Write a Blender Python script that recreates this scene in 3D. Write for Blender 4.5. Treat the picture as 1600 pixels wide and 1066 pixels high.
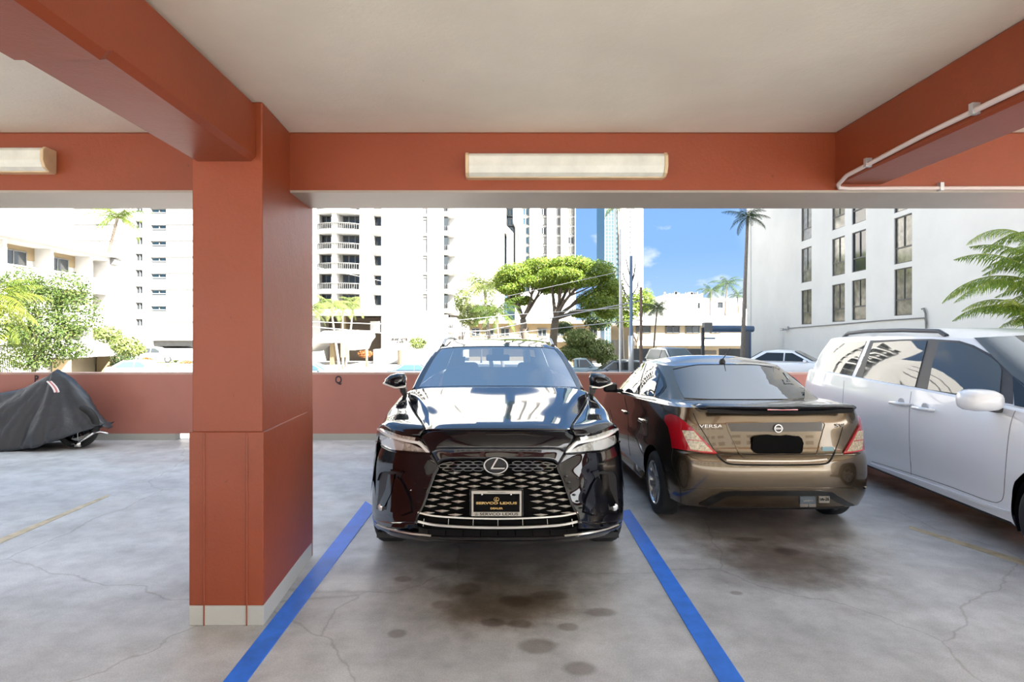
import bpy, bmesh, math, random
from mathutils import Vector, Matrix
for _o in list(bpy.data.objects): bpy.data.objects.remove(_o)
SC = bpy.context.scene
COL = SC.collection
# ---------------------------------------------------------------- camera, world, sun, exposure
F, H, VX, VY = 880.0, 1.65, 778.0, 526.0
cam_d = bpy.data.cameras.new('camera'); cam = bpy.data.objects.new('camera', cam_d); COL.objects.link(cam)
cam.location = (0, 0, H); cam.rotation_euler = (math.pi/2, 0, 0)
cam_d.sensor_width = 36; cam_d.lens = F/1600*36
cam_d.shift_x = (800-VX)/1600; cam_d.shift_y = (VY-533)/1600
cam_d.clip_end = 2000; cam_d.clip_start = 0.05
SC.camera = cam
SC.view_settings.view_transform = 'Standard'; SC.view_settings.look = 'None'
SC.view_settings.gamma = 1; SC.view_settings.use_curve_mapping = False
SC.view_settings.exposure = 1.75
SC.cycles.max_bounces = 10; SC.cycles.diffuse_bounces = 6; SC.cycles.glossy_bounces = 5
SC.cycles.transparent_max_bounces = 12; SC.cycles.transmission_bounces = 6
SC.cycles.sample_clamp_indirect = 6; SC.cycles.caustics_reflective = False; SC.cycles.caustics_refractive = False
SC.cycles.blur_glossy = 0.5

W = bpy.data.worlds.new('sky'); SC.world = W; W.use_nodes = True
nt = W.node_tree; nt.nodes.clear()
def N(t, typ, **kw):
    n = t.nodes.new(typ)
    for k, v in kw.items():
        if k.startswith('i_'): n.inputs[k[2:].replace('_', ' ')].default_value = v
        else: setattr(n, k, v)
    return n
def ramp(t, stops, interp='LINEAR'):
    r = t.nodes.new('ShaderNodeValToRGB'); cr = r.color_ramp; cr.interpolation = interp
    while len(cr.elements) < len(stops): cr.elements.new(0.5)
    for e, (p, c) in zip(cr.elements, stops):
        e.position = p; e.color = (c[0], c[1], c[2], 1) if len(c) == 3 else c
    return r
tc = N(nt, 'ShaderNodeTexCoord'); sx = N(nt, 'ShaderNodeSeparateXYZ'); nt.links.new(tc.outputs['Generated'], sx.inputs[0])
skyr = ramp(nt, [(0.0, (.42,.41,.38)), (0.49, (.50,.50,.48)), (0.505, (.42,.60,.86)), (0.57, (.23,.43,.80)), (0.66, (.19,.39,.78)), (0.82, (.29,.50,.84)), (1.0, (.34,.54,.84))])
mr = N(nt, 'ShaderNodeMapRange'); mr.inputs[1].default_value = -1; mr.inputs[2].default_value = 1
nt.links.new(sx.outputs[2], mr.inputs[0]); nt.links.new(mr.outputs[0], skyr.inputs[0])
mp = N(nt, 'ShaderNodeMapping'); mp.inputs['Scale'].default_value = (1.0, 1.0, 2.0); mp.inputs['Location'].default_value = (0.35, 0.0, 0.2)
nt.links.new(tc.outputs['Generated'], mp.inputs[0])
cn = N(nt, 'ShaderNodeTexNoise', i_Scale=6.0, i_Detail=7.0, i_Roughness=0.52); nt.links.new(mp.outputs[0], cn.inputs['Vector'])
# unseen bright sky glow on the right, added as fill for the garage 
glw = N(nt, 'ShaderNodeVectorMath', operation='DOT_PRODUCT'); nt.links.new(tc.outputs['Generated'], glw.inputs[0]); glw.inputs[1].default_value = (0.90, -0.30, 0.30)
gr = ramp(nt, [(0.0, (0,0,0)), (0.12, (.0,.0,.0)), (0.55, (1.6,1.6,1.55)), (1.0, (7.0,6.9,6.6))]); nt.links.new(glw.outputs['Value'], gr.inputs[0])
cr = ramp(nt, [(0.56, (0,0,0)), (0.68, (1,1,1))]); nt.links.new(cn.outputs[0], cr.inputs[0])
mx = N(nt, 'ShaderNodeMix', data_type='RGBA'); ck = ramp(nt, [(0.68, (1,1,1)), (0.80, (.12,.12,.12))]); nt.links.new(mr.outputs[0], ck.inputs[0]); cm = N(nt, 'ShaderNodeMath', operation='MULTIPLY'); nt.links.new(cr.outputs[0], cm.inputs[0]); nt.links.new(ck.outputs[0], cm.inputs[1]); nt.links.new(cm.outputs[0], mx.inputs[0]); nt.links.new(skyr.outputs[0], mx.inputs[6]); mx.inputs[7].default_value = (.93,.95,.98,1)
bg = N(nt, 'ShaderNodeBackground', i_Strength=0.40); ad = N(nt, 'ShaderNodeMix', data_type='RGBA', blend_type='ADD'); ad.inputs[0].default_value = 1; nt.links.new(mx.outputs[2], ad.inputs[6]); nt.links.new(gr.outputs[0], ad.inputs[7])
nt.links.new(ad.outputs[2], bg.inputs[0])
wo = N(nt, 'ShaderNodeOutputWorld'); nt.links.new(bg.outputs[0], wo.inputs[0])

sd = bpy.data.lights.new('sun', 'SUN'); sun = bpy.data.objects.new('sun', sd); COL.objects.link(sun)
SUNV = Vector((0.50, -0.55, 0.67)).normalized()
sun.rotation_euler = SUNV.to_track_quat('Z', 'Y').to_euler(); sd.energy = 14.0; sd.angle = math.radians(0.6); sd.color = (1, .95, .87)

# ---------------------------------------------------------------- materials
def mat(name, col, rough=0.6, metal=0.0, coat=0.0, spec=0.5, emit=None, estr=1.0, noise=None, bump=None, alpha=None, coatrough=0.03):
    m = bpy.data.materials.new(name); m.use_nodes = True; t = m.node_tree
    b = t.nodes['Principled BSDF']; b.inputs['Base Color'].default_value = (*col, 1)
    b.inputs['Roughness'].default_value = rough; b.inputs['Metallic'].default_value = metal
    b.inputs['Specular IOR Level'].default_value = spec
    b.inputs['Coat Weight'].default_value = coat; b.inputs['Coat Roughness'].default_value = coatrough
    if emit: b.inputs['Emission Color'].default_value = (*emit, 1); b.inputs['Emission Strength'].default_value = estr
    if noise:   # (scale, amount, detail)  value variation of the colour itself
        tc = N(t, 'ShaderNodeTexCoord'); n = N(t, 'ShaderNodeTexNoise', i_Scale=noise[0], i_Detail=noise[2] if len(noise) > 2 else 5.0, i_Roughness=0.6)
        t.links.new(tc.outputs['Object'], n.inputs['Vector'])
        a = noise[1]; lo = tuple(c*(1-a) for c in col); hi = tuple(min(1, c*(1+a)) for c in col)
        r = ramp(t, [(0.3, lo), (0.7, hi)]); t.links.new(n.outputs[0], r.inputs[0]); t.links.new(r.outputs[0], b.inputs['Base Color'])
    if bump:    # (scale, strength)
        tc = N(t, 'ShaderNodeTexCoord'); n = N(t, 'ShaderNodeTexNoise', i_Scale=bump[0], i_Detail=4.0); t.links.new(tc.outputs['Object'], n.inputs['Vector'])
        bp = N(t, 'ShaderNodeBump', i_Strength=bump[1], i_Distance=0.02); t.links.new(n.outputs[0], bp.inputs['Height']); t.links.new(bp.outputs[0], b.inputs['Normal'])
    return m
def glass(name, tint=(.3,.33,.33), ior=1.5, rough=0.0, boost=0.0):
    """thin pane: tinted see-through with a fresnel reflection"""
    m = bpy.data.materials.new(name); m.use_nodes = True; t = m.node_tree; t.nodes.clear()
    tr = N(t, 'ShaderNodeBsdfTransparent'); tr.inputs[0].default_value = (*tint, 1)
    gl = N(t, 'ShaderNodeBsdfGlossy'); gl.inputs['Roughness'].default_value = rough
    fr = N(t, 'ShaderNodeFresnel', i_IOR=ior); ad = N(t, 'ShaderNodeMath', operation='ADD', use_clamp=True); ad.inputs[1].default_value = boost
    t.links.new(fr.outputs[0], ad.inputs[0])
    mx = N(t, 'ShaderNodeMixShader'); t.links.new(ad.outputs[0], mx.inputs[0]); t.links.new(tr.outputs[0], mx.inputs[1]); t.links.new(gl.outputs[0], mx.inputs[2])
    o = N(t, 'ShaderNodeOutputMaterial'); t.links.new(mx.outputs[0], o.inputs[0])
    return m

M = {}
RED = (.24, .046, .014)
def painted_concrete(name, col, seed=0.0):
    m = mat(name, col, 0.42, spec=0.5); t = m.node_tree; b = t.nodes['Principled BSDF']
    tc = N(t, 'ShaderNodeTexCoord'); mp = N(t, 'ShaderNodeMapping'); mp.inputs['Location'].default_value = (seed, seed*2, 0)
    t.links.new(tc.outputs['Object'], mp.inputs[0])
    n = N(t, 'ShaderNodeTexNoise', i_Scale=1.3, i_Detail=6.0, i_Roughness=0.6); t.links.new(mp.outputs[0], n.inputs['Vector'])
    r = ramp(t, [(0.3, tuple(c*.92 for c in col)), (0.7, tuple(min(1, c*1.07) for c in col))]); t.links.new(n.outputs[0], r.inputs[0])
    n2 = N(t, 'ShaderNodeTexNoise', i_Scale=9.0, i_Detail=8.0, i_Roughness=0.7); t.links.new(mp.outputs[0], n2.inputs['Vector'])
    r2 = ramp(t, [(0.265, (.6,.55,.52)), (0.31, (1,1,1))]); t.links.new(n2.outputs[0], r2.inputs[0])
    mu = N(t, 'ShaderNodeMix', data_type='RGBA', blend_type='MULTIPLY'); mu.inputs[0].default_value = 1
    t.links.new(r.outputs[0], mu.inputs[6]); t.links.new(r2.outputs[0], mu.inputs[7]); t.links.new(mu.outputs[2], b.inputs['Base Color'])
    n3 = N(t, 'ShaderNodeTexNoise', i_Scale=45.0, i_Detail=5.0, i_Roughness=0.7); t.links.new(mp.outputs[0], n3.inputs['Vector'])
    n4 = N(t, 'ShaderNodeTexNoise', i_Scale=3.0, i_Detail=3.0); t.links.new(mp.outputs[0], n4.inputs['Vector'])
    ma = N(t, 'ShaderNodeMath', operation='MULTIPLY_ADD'); ma.inputs[1].default_value = 0.35; t.links.new(n3.outputs[0], ma.inputs[0]); t.links.new(n4.outputs[0], ma.inputs[2])
    bp = N(t, 'ShaderNodeBump', i_Strength=0.35, i_Distance=0.012); t.links.new(ma.outputs[0], bp.inputs['Height']); t.links.new(bp.outputs[0], b.inputs['Normal'])
    return m
M['red'] = painted_concrete('terracotta paint', RED)
M['red2'] = painted_concrete('terracotta wall paint', (.46, .18, .14), 3.0)
M['cream'] = painted_concrete('cream ceiling paint', (.76, .71, .61), 7.0)
M['greybase'] = painted_concrete('grey base paint', (.42, .42, .39), 5.0)
M['beamunder'] = painted_concrete('bare beam underside', (.42, .36, .30), 9.0)

def floor_material():
    m = mat('garage concrete', (.3,.3,.3), 0.5, spec=0.5); t = m.node_tree; b = t.nodes['Principled BSDF']
    tc = N(t, 'ShaderNodeTexCoord'); P = tc.outputs['Object']
    def noise(s, d=5.0, ro=.6, sc=(1,1,1)):
        mp = N(t, 'ShaderNodeMapping'); mp.inputs['Scale'].default_value = sc; t.links.new(P, mp.inputs[0])
        n = N(t, 'ShaderNodeTexNoise', i_Scale=s, i_Detail=d, i_Roughness=ro); t.links.new(mp.outputs[0], n.inputs['Vector']); return n.outputs[0]
    def mult(a, c):
        mu = N(t, 'ShaderNodeMix', data_type='RGBA', blend_type='MULTIPLY'); mu.inputs[0].default_value = 1
        t.links.new(a, mu.inputs[6]); t.links.new(c, mu.inputs[7]); return mu.outputs[2]
    r1 = ramp(t, [(0.32, (.39,.395,.405)), (0.5, (.51,.52,.53)), (0.68, (.63,.64,.655))]); t.links.new(noise(0.8, 7, .62, (.6,1.2,1)), r1.inputs[0])
    r2 = ramp(t, [(0.35, (.82,.82,.82)), (0.6, (1.05,1.05,1.05))]); t.links.new(noise(5, 6, .65), r2.inputs[0])
    r3 = ramp(t, [(0.3, (.80,.80,.80)), (0.7, (1.12,1.12,1.12))]); t.links.new(noise(120, 3, .7), r3.inputs[0])
    c = mult(mult(r1.outputs[0], r2.outputs[0]), r3.outputs[0])
    # cracks
    v = N(t, 'ShaderNodeTexVoronoi', feature='DISTANCE_TO_EDGE', i_Scale=0.42)
    dn = N(t, 'ShaderNodeTexNoise', i_Scale=2.0, i_Detail=5.0); t.links.new(P, dn.inputs['Vector'])
    va = N(t, 'ShaderNodeVectorMath', operation='MULTIPLY_ADD'); va.inputs[1].default_value = (.35,.35,0); t.links.new(dn.outputs['Color'], va.inputs[0]); t.links.new(P, va.inputs[2])
    t.links.new(va.outputs[0], v.inputs['Vector'])
    r4 = ramp(t, [(0.0, (.74,.72,.70)), (0.003, (1,1,1))]); t.links.new(v.outputs[0], r4.inputs[0]); c = mult(c, r4.outputs[0])
    # oil stains and one orange patch: soft blobs with their own place on the slab
    sep = N(t, 'ShaderNodeSeparateXYZ'); t.links.new(P, sep.inputs[0])
    wob = N(t, 'ShaderNodeTexNoise', i_Scale=3.5, i_Detail=5.0, i_Roughness=.65); t.links.new(P, wob.inputs['Vector'])
    def blob(cx, cy, rx, ry, col, edge=0.5, wa=0.9):
        nonlocal c
        a = N(t, 'ShaderNodeVectorMath', operation='SUBTRACT'); a.inputs[1].default_value = (cx, cy, 0); t.links.new(P, a.inputs[0])
        s = N(t, 'ShaderNodeVectorMath', operation='MULTIPLY'); s.inputs[1].default_value = (1/rx, 1/ry, 0); t.links.new(a.outputs[0], s.inputs[0])
        l = N(t, 'ShaderNodeVectorMath', operation='LENGTH'); t.links.new(s.outputs[0], l.inputs[0])
        m2 = N(t, 'ShaderNodeMath', operation='MULTIPLY_ADD'); m2.inputs[1].default_value = wa; t.links.new(wob.outputs[0], m2.inputs[0]); t.links.new(l.outputs['Value'], m2.inputs[2])
        r = ramp(t, [(max(0, 1-edge), col), (1.0, (1,1,1))], 'EASE'); 
        m3 = N(t, 'ShaderNodeMath', operation='SUBTRACT'); m3.inputs[1].default_value = wa*.5; t.links.new(m2.outputs[0], m3.inputs[0]); t.links.new(m3.outputs[0], r.inputs[0])
        c = mult(c, r.outputs[0])
    blob(0.02, 3.65, .85, .75, (.40,.36,.31), .85)
    blob(0.05, 3.42, .55, .30, (.55,.48,.40), .7)
    blob(0.0, 4.3, 1.1, .8, (.45,.43,.41), .8)
    blob(2.05, 4.15, .85, .75, (.42,.35,.30), .85)
    blob(2.2, 5.4, .9, 2.4, (.55,.50,.47), .8)
    blob(4.9, 5.6, .9, 2.3, (.55,.34,.20), .6)  # orange tint on the slab under the minivan
    for (px, py, rx, ry) in [(805,939,.10,.05),(730,920,.09,.06),(770,973,.07,.03),(812,975,.07,.03),(887,980,.06,.03),(940,957,.09,.035),(690,945,.07,.04),(1231,862,.09,.045),(1172,843,.11,.035),
                             (860,930,.12,.04),(630,905,.06,.03),(905,1045,.08,.04),(620,990,.05,.03),(1150,927,.04,.02),(840,1010,.10,.05),(700,885,.16,.05)]:
        D = F*H/(py-VY); blob((px-VX)*D/F, D, rx*1.3, ry*1.9, (.62,.58,.55), .45, .5)
    t.links.new(c, b.inputs['Base Color'])
    rr = ramp(t, [(0.3, (.32,.32,.32)), (0.7, (.62,.62,.62))]); t.links.new(noise(2.2, 5, .6), rr.inputs[0]); t.links.new(rr.outputs[0], b.inputs['Roughness'])
    bp = N(t, 'ShaderNodeBump', i_Strength=0.25, i_Distance=0.004); t.links.new(noise(60, 6, .7), bp.inputs['Height']); t.links.new(bp.outputs[0], b.inputs['Normal'])
    return m
M['floor'] = floor_material()
def blue_paint():
    m = mat('blue stall paint', (.03,.12,.62), 0.5); t = m.node_tree; b = t.nodes['Principled BSDF']
    tc = N(t, 'ShaderNodeTexCoord'); n = N(t, 'ShaderNodeTexNoise', i_Scale=6.0, i_Detail=8.0, i_Roughness=.7); t.links.new(tc.outputs['Object'], n.inputs['Vector'])
    r = ramp(t, [(0.3, (.014,.14,.62)), (0.65, (.022,.20,.88))]); t.links.new(n.outputs[0], r.inputs[0]); t.links.new(r.outputs[0], b.inputs['Base Color']); return m
M['blue'] = blue_paint()
M['yellowline'] = mat('worn yellow paint', (.50,.42,.28), .6, noise=(8,.3))
M['white'] = mat('white stucco', (.50,.49,.47), .8, noise=(.5,.03))
M['white2'] = mat('off white stucco', (.68,.67,.63), .8, noise=(.4,.05), bump=(3,.05))
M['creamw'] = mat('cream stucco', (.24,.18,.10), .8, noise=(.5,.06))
M['beige'] = mat('beige stucco', (.22,.18,.12), .8, noise=(.5,.05))
M['roofw'] = mat('pale roof membrane', (.40,.37,.34), .8, noise=(.6,.08))
M['darkwin'] = mat('dark window glass', (.020,.024,.026), .08, spec=.5)
M['midwin'] = mat('grey window glass', (.03,.036,.04), .1, spec=.5)
M['bluewin'] = mat('blue grey window glass', (.035,.07,.095), .12, spec=.5)
M['curtain'] = mat('pale curtains', (.50,.47,.38), .8, noise=(4,.25))
M['frame'] = mat('dark window frame', (.035,.04,.045), .45)
M['framew'] = mat('pale window frame', (.16,.16,.155), .5)
M['shadeg'] = mat('shaded grey concrete', (.08,.08,.078), .8, noise=(1,.15))  # grey concrete toned down, with shade put into its colour
M['darkin'] = mat('dark interior', (.05,.045,.04), .8)
M['asphalt'] = mat('asphalt', (.20,.20,.20), .85, noise=(.3,.2), bump=(40,.3))
M['lot'] = mat('concrete lot', (.34,.33,.31), .85, noise=(.4,.12))
M['grass'] = mat('lawn', (.10,.16,.04), .9, noise=(2,.3))
M['trunk'] = mat('grey bark', (.10,.08,.06), .85, noise=(6,.3), bump=(20,.5))
M['palmtrunk'] = mat('pale palm bark', (.22,.19,.16), .8, noise=(8,.2), bump=(14,.4))
M['steel'] = mat('galvanised steel', (.55,.56,.57), .4, metal=.6)
M['pvc'] = mat('painted conduit', (.62,.52,.50), .4)
M['darkmetal'] = mat('dark metal', (.06,.065,.075), .45, metal=.3)
M['wood'] = mat('brown utility wood', (.16,.11,.08), .8, noise=(5,.2))
M['bluepole'] = mat('slate blue steel', (.10,.16,.26), .45, metal=.2)
M['lamplens'] = mat('ribbed acrylic lens', (.66,.66,.60), .35, noise=(7,.12))
M['lampend'] = mat('yellowed lamp end', (.60,.45,.28), .5, noise=(9,.15))
def leafmat(name, c1, c2, c3, rough=.55):
    m = mat(name, c1, rough, spec=.35); t = m.node_tree; b = t.nodes['Principled BSDF']
    at = N(t, 'ShaderNodeAttribute', attribute_name='tone'); r = ramp(t, [(0.0, c1), (0.55, c2), (1.0, c3)]); t.links.new(at.outputs['Fac'], r.inputs[0])
    t.links.new(r.outputs[0], b.inputs['Base Color'])
    tl = N(t, 'ShaderNodeBsdfTranslucent'); t.links.new(r.outputs[0], tl.inputs[0]); mx = N(t, 'ShaderNodeMixShader'); mx.inputs[0].default_value = .35
    o = t.nodes['Material Output']; t.links.new(b.outputs[0], mx.inputs[1]); t.links.new(tl.outputs[0], mx.inputs[2]); t.links.new(mx.outputs[0], o.inputs[0]); return m
M['leaf'] = leafmat('broad leaves', (0.020,0.043,0.006), (0.055,0.095,0.015), (0.150,0.170,0.045))
M['leafpod'] = leafmat('rain tree leaves', (0.040,0.078,0.006), (0.105,0.165,0.012), (0.230,0.250,0.030))
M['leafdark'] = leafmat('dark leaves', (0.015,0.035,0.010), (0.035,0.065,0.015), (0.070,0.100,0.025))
M['leafpale'] = leafmat('pale shrub leaves', (0.055,0.090,0.020), (0.150,0.195,0.050), (0.310,0.310,0.130))
M['frond'] = leafmat('palm fronds', (0.022,0.050,0.006), (0.060,0.105,0.013), (0.150,0.170,0.025))
M['frondy'] = leafmat('yellow palm fronds', (0.045,0.085,0.010), (0.120,0.160,0.018), (0.230,0.220,0.030))
M['arecafrond'] = leafmat('areca fronds', (.06,.11,.015), (.20,.30,.04), (.50,.50,.12))
M['bromeliad'] = leafmat('orange foliage', (0.175,0.040,0.015), (0.300,0.110,0.040), (0.275,0.210,0.060))

# ---------------------------------------------------------------- mesh helpers
class MB:
    def __init__(s): s.v = []; s.f = []; s.m = []; s.tone = None; s.mi = 0
    def add(s, vs, fs, mi=None):
        o = len(s.v); s.v.extend([tuple(p) for p in vs]); k = s.mi if mi is None else mi
        for f in fs: s.f.append(tuple(i+o for i in f)); s.m.append(k)
        return s
    def box(s, x0, x1, y0, y1, z0, z1, mi=None):
        return s.add([(x0,y0,z0),(x1,y0,z0),(x1,y1,z0),(x0,y1,z0),(x0,y0,z1),(x1,y0,z1),(x1,y1,z1),(x0,y1,z1)],
              [(0,3,2,1),(4,5,6,7),(0,1,5,4),(1,2,6,5),(2,3,7,6),(3,0,4,7)], mi)
    def prism(s, poly, z0, z1, mi=None):      # poly CCW in xy
        n = len(poly); vs = [(x,y,z0) for x,y in poly]+[(x,y,z1) for x,y in poly]
        fs = [tuple(range(n))[::-1], tuple(range(n,2*n))]+[(i,(i+1)%n,n+(i+1)%n,n+i) for i in range(n)]
        return s.add(vs, fs, mi)
    def extr(s, poly3, vec, mi=None):         # planar 3d polygon swept by vec
        n = len(poly3); vec = Vector(vec); a = [Vector(p) for p in poly3]; vs = a+[p+vec for p in a]
        return s.add(vs, [tuple(range(n))[::-1], tuple(range(n,2*n))]+[(i,(i+1)%n,n+(i+1)%n,n+i) for i in range(n)], mi)
    def tube(s, pts, r, seg=8, mi=None, cap=True):
        pts = [Vector(p) for p in pts]; n = len(pts); rs = r if isinstance(r, (list, tuple)) else [r]*n
        vs = []; up = None
        for i, p in enumerate(pts):
            d = (pts[min(i+1,n-1)]-pts[max(i-1,0)]).normalized()
            if up is None: up = Vector((0,0,1)) if abs(d.z) < .9 else Vector((1,0,0))
            a = d.cross(up).normalized(); b2 = a.cross(d).normalized(); up = b2
            for k in range(seg):
                t = 2*math.pi*k/seg; vs.append(p+(a*math.cos(t)+b2*math.sin(t))*rs[i])
        fs = [(i*seg+k, i*seg+(k+1)%seg, (i+1)*seg+(k+1)%seg, (i+1)*seg+k) for i in range(n-1) for k in range(seg)]
        if cap: fs += [tuple(range(seg))[::-1], tuple((n-1)*seg+k for k in range(seg))]
        return s.add(vs, fs, mi)
    def lathe(s, prof, c=(0,0,0), axis='z', seg=32, mi=None):     # prof: (r, h)
        vs = []; n = len(prof)
        for (r, h) in prof:
            for k in range(seg):
                t = 2*math.pi*k/seg; a, b2 = r*math.cos(t), r*math.sin(t)
                p = {'z': (a,b2,h), 'x': (h,a,b2), 'y': (b2,h,a)}[axis]; vs.append((p[0]+c[0], p[1]+c[1], p[2]+c[2]))
        fs = [(i*seg+k, i*seg+(k+1)%seg, (i+1)*seg+(k+1)%seg, (i+1)*seg+k) for i in range(n-1) for k in range(seg)]
        return s.add(vs, fs, mi)
    def build(s, name, mats, parent=None, smooth=False, bevel=0, sol=0, auto=None, seg=2, off=-1, sub=0):
        me = bpy.data.meshes.new(name); me.from_pydata(s.v, [], s.f)
        for k in (mats if isinstance(mats, (list, tuple)) else [mats]): me.materials.append(M[k] if isinstance(k, str) else k)
        me.polygons.foreach_set('material_index', s.m)
        if s.tone is not None:
            at = me.attributes.new('tone', 'FLOAT', 'POINT'); at.data.foreach_set('value', s.tone)
        if smooth: me.polygons.foreach_set('use_smooth', [True]*len(s.f))
        me.update()
        o = bpy.data.objects.new(name, me); COL.objects.link(o)
        if auto is not None and smooth:
            me.set_sharp_from_angle(angle=math.radians(auto))
        if parent: o.parent = parent; o.matrix_parent_inverse = Matrix.Identity(4)
        if sub: md = o.modifiers.new('sub', 'SUBSURF'); md.levels = md.render_levels = sub
        if sol: md = o.modifiers.new('sol', 'SOLIDIFY'); md.thickness = sol; md.offset = off
        if bevel: md = o.modifiers.new('bev', 'BEVEL'); md.width = bevel; md.segments = seg; md.limit_method = 'ANGLE'; md.angle_limit = math.radians(40)
        return o
def tag(o, label=None, cat=None, group=None, kind=None):
    if label: o['label'] = label
    if cat: o['category'] = cat
    if group: o['group'] = group
    if kind: o['kind'] = kind
    return o
def empty(name, loc=(0,0,0), rz=0, label=None, cat=None, group=None):
    o = bpy.data.objects.new(name, None); COL.objects.link(o); o.location = loc; o.rotation_euler = (0,0,rz); o.empty_display_size = .2
    return tag(o, label, cat, group)
def struct(o): o['kind'] = 'structure'; return o
def px(x, y, D):
    s = F/D; return Vector(((x-VX)/s, D, H-(y-VY)/s))
def fl(x, y, z=0.0):
    D = F*(H-z)/(y-VY); return Vector(((x-VX)*D/F, D, z))
def copy_tree(o, parent=None):
    c = o.copy(); COL.objects.link(c)
    if parent is not None: c.parent = parent
    for ch in list(o.children): copy_tree(ch, c)
    return c
_fonts = {}
def text(name, s, h, m, loc, rot=(math.pi/2,0,0), parent=None, depth=.002, sx=1.0, fit=None, space=1.0, align='CENTER', shear=0, bold=0.0):
    """flat extruded lettering turned into a mesh; h = cap height"""
    cu = bpy.data.curves.new(name, 'FONT'); cu.body = s; cu.size = h/0.69; cu.align_x = align; cu.align_y = 'CENTER'; cu.extrude = depth/2; cu.space_character = space; cu.shear = shear; cu.offset = bold
    cu.resolution_u = 3
    tmp = bpy.data.objects.new(name, cu); COL.objects.link(tmp); dg = bpy.context.evaluated_depsgraph_get(); dg.update()
    me = bpy.data.meshes.new_from_object(tmp.evaluated_get(dg)); bpy.data.objects.remove(tmp)
    if fit: xx = [v.co.x for v in me.vertices]; sx = fit/(max(xx)-min(xx))
    for v in me.vertices: v.co.x *= sx
    me.materials.clear(); me.materials.append(M[m] if isinstance(m, str) else m)
    o = bpy.data.objects.new(name, me); COL.objects.link(o); o.location = loc; o.rotation_euler = rot
    if parent: o.parent = parent
    return o
# ---------------------------------------------------------------- the garage itself
CZ = 2.997; D1, D2 = 3.704, 4.19
o = MB().box(-30, 9.3, -6, 9.14, -.3, 0).build('floor', 'floor'); struct(o)
c = MB().box(-30, 9.3, -4.6, 4.19, CZ, CZ+.3).build('ceiling', 'cream'); struct(c)
# building above the parking level (shades the open deck)
bld = MB()
holes = []
bld.box(-30, 11.5, -4.6, 4.19, CZ+.3, 17); 
b = bld.build('wall_building_above', 'white2'); struct(b)
# cross beam: front face red, underside bare
def beam(name, x0, x1, y0, y1, z0, z1, chamf=.02, under=False):
    m = MB(); m.box(x0, x1, y0, y1, z0, z1); m.m = [1 if under else 0, 0, 0, 0, 0, 0]
    o = m.build(name, ['red', 'beamunder'], bevel=chamf, seg=1); return struct(o)
beam('trim_1', -30, 9.3, D1, D2, 2.60, CZ, .012, True)
# left beam runs back from the column, with a shallow step in its soffit
m = MB(); m.extr([(-1.745,-4.6,2.632),(-1.745,2.0,2.632),(-1.745,2.03,2.652),(-1.745,3.25,2.652),(-1.745,3.25,CZ),(-1.745,-4.6,CZ)], (.36,0,0))
struct(m.build('trim_2', 'red', bevel=.028, seg=1))
m = MB(); m.box(2.218, 2.53, -4.6, 3.75, 2.65, CZ); struct(m.build('trim_3', 'red', bevel=.012, seg=1))
m = MB(); m.box(-30, 9.3, -4.6, -4.2, 2.60, CZ); struct(m.build('trim_4', 'red', bevel=.012, seg=1))
# further beams in the bays to the sides
m = MB(); m.box(-7.6, -7.24, -4.6, 3.75, 2.65, CZ); m.box(8.4, 8.72, -4.6, 3.75, 2.65, CZ); struct(m.build('trim_5', 'red', bevel=.02, seg=1))
# column with its thicker plaster jacket and grey painted foot
def poly(front, back, lx, rx0, rx1, g=0.0): return [(lx-g, front-g), (rx0+g, front-g), (rx1+g, back+g), (lx-g, back+g)]
colm = empty('column', (-1.55, 3.7, 0), 0, 'terracotta painted square concrete column at left edge of the blue stall line', 'column')
def col_obj(name, pl, z0, z1, mt, bev, par=colm):
    mm = MB(); mm.prism([(x+1.55, y-3.7) for x, y in pl], z0, z1); return mm.build(name, mt, par, bevel=bev, seg=2)
col_obj('shaft', poly(3.225, 4.235, -1.752, -1.349, -1.392), .0, CZ-.002, 'red', .008)
jk = col_obj('plaster_jacket', poly(3.213, 4.246, -1.763, -1.337, -1.394), .113, 1.106, 'red', .006)
col_obj('painted_foot', poly(3.213, 4.246, -1.763, -1.337, -1.394, .001), .0, .114, 'greybase', .005)
# two vertical trowel ribs in the jacket
for xx, w in ((-1.676, .004), (-1.432, .004)):
    mm = MB(); mm.box(xx+1.55-w, xx+1.55+w, 3.2065-3.7, 3.214-3.7, .0, 1.10); mm.build('rib', 'red', colm, bevel=.003, seg=1)
# the same columns in the next bays, off to the sides
for X in (-7.42, 8.56):
    cc = copy_tree(colm); cc.location = (X, 3.7, 0)
    cc['label'] = 'terracotta painted square concrete column %s' % ('far left beyond the covered motorcycle bay' if X < 0 else 'far right beyond the white minivan')
# parapet
WY = 8.96
m = MB()
def wallbit(x0, x1, z0, z1, mi): m.box(x0, x1, WY, WY+.16, z0, z1, mi)
sx0, sx1 = px(273,0,WY).x, px(296,0,WY).x
wallbit(-30, 9.3, .105, 1.05, 0)
wallbit(-30, sx0, 0, .105, 1); wallbit(sx1, 9.3, 0, .105, 1)
o = m.build('wall_parapet', ['red2', 'greybase']); struct(o)
m = MB(); m.box(-30, 9.3, WY-.004, WY+.17, 1.045, 1.075); struct(m.build('trim_6', mat('pale wall cap', (.55,.36,.30), .7, noise=(3,.1))))  # paler strip along the parapet top
# painted stall letters on the parapet
pq = px(529, 594, WY)
M['letter'] = mat('dark letter paint', (.05,.03,.04), .6)
tag(text('painted_letter', 'Q', .115, 'letter', (pq.x, WY-.004, pq.z), depth=.003, bold=.004, sx=.8), 'dark painted letter Q on the red parapet right of the column', 'sign')
pq = px(57, 593, WY)
tag(text('painted_letter', 'P', .115, 'letter', (pq.x, WY-.004, pq.z), depth=.003, bold=.004, sx=.8), 'dark painted letter on the parapet half hidden above the motorcycle cover', 'sign')
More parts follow.
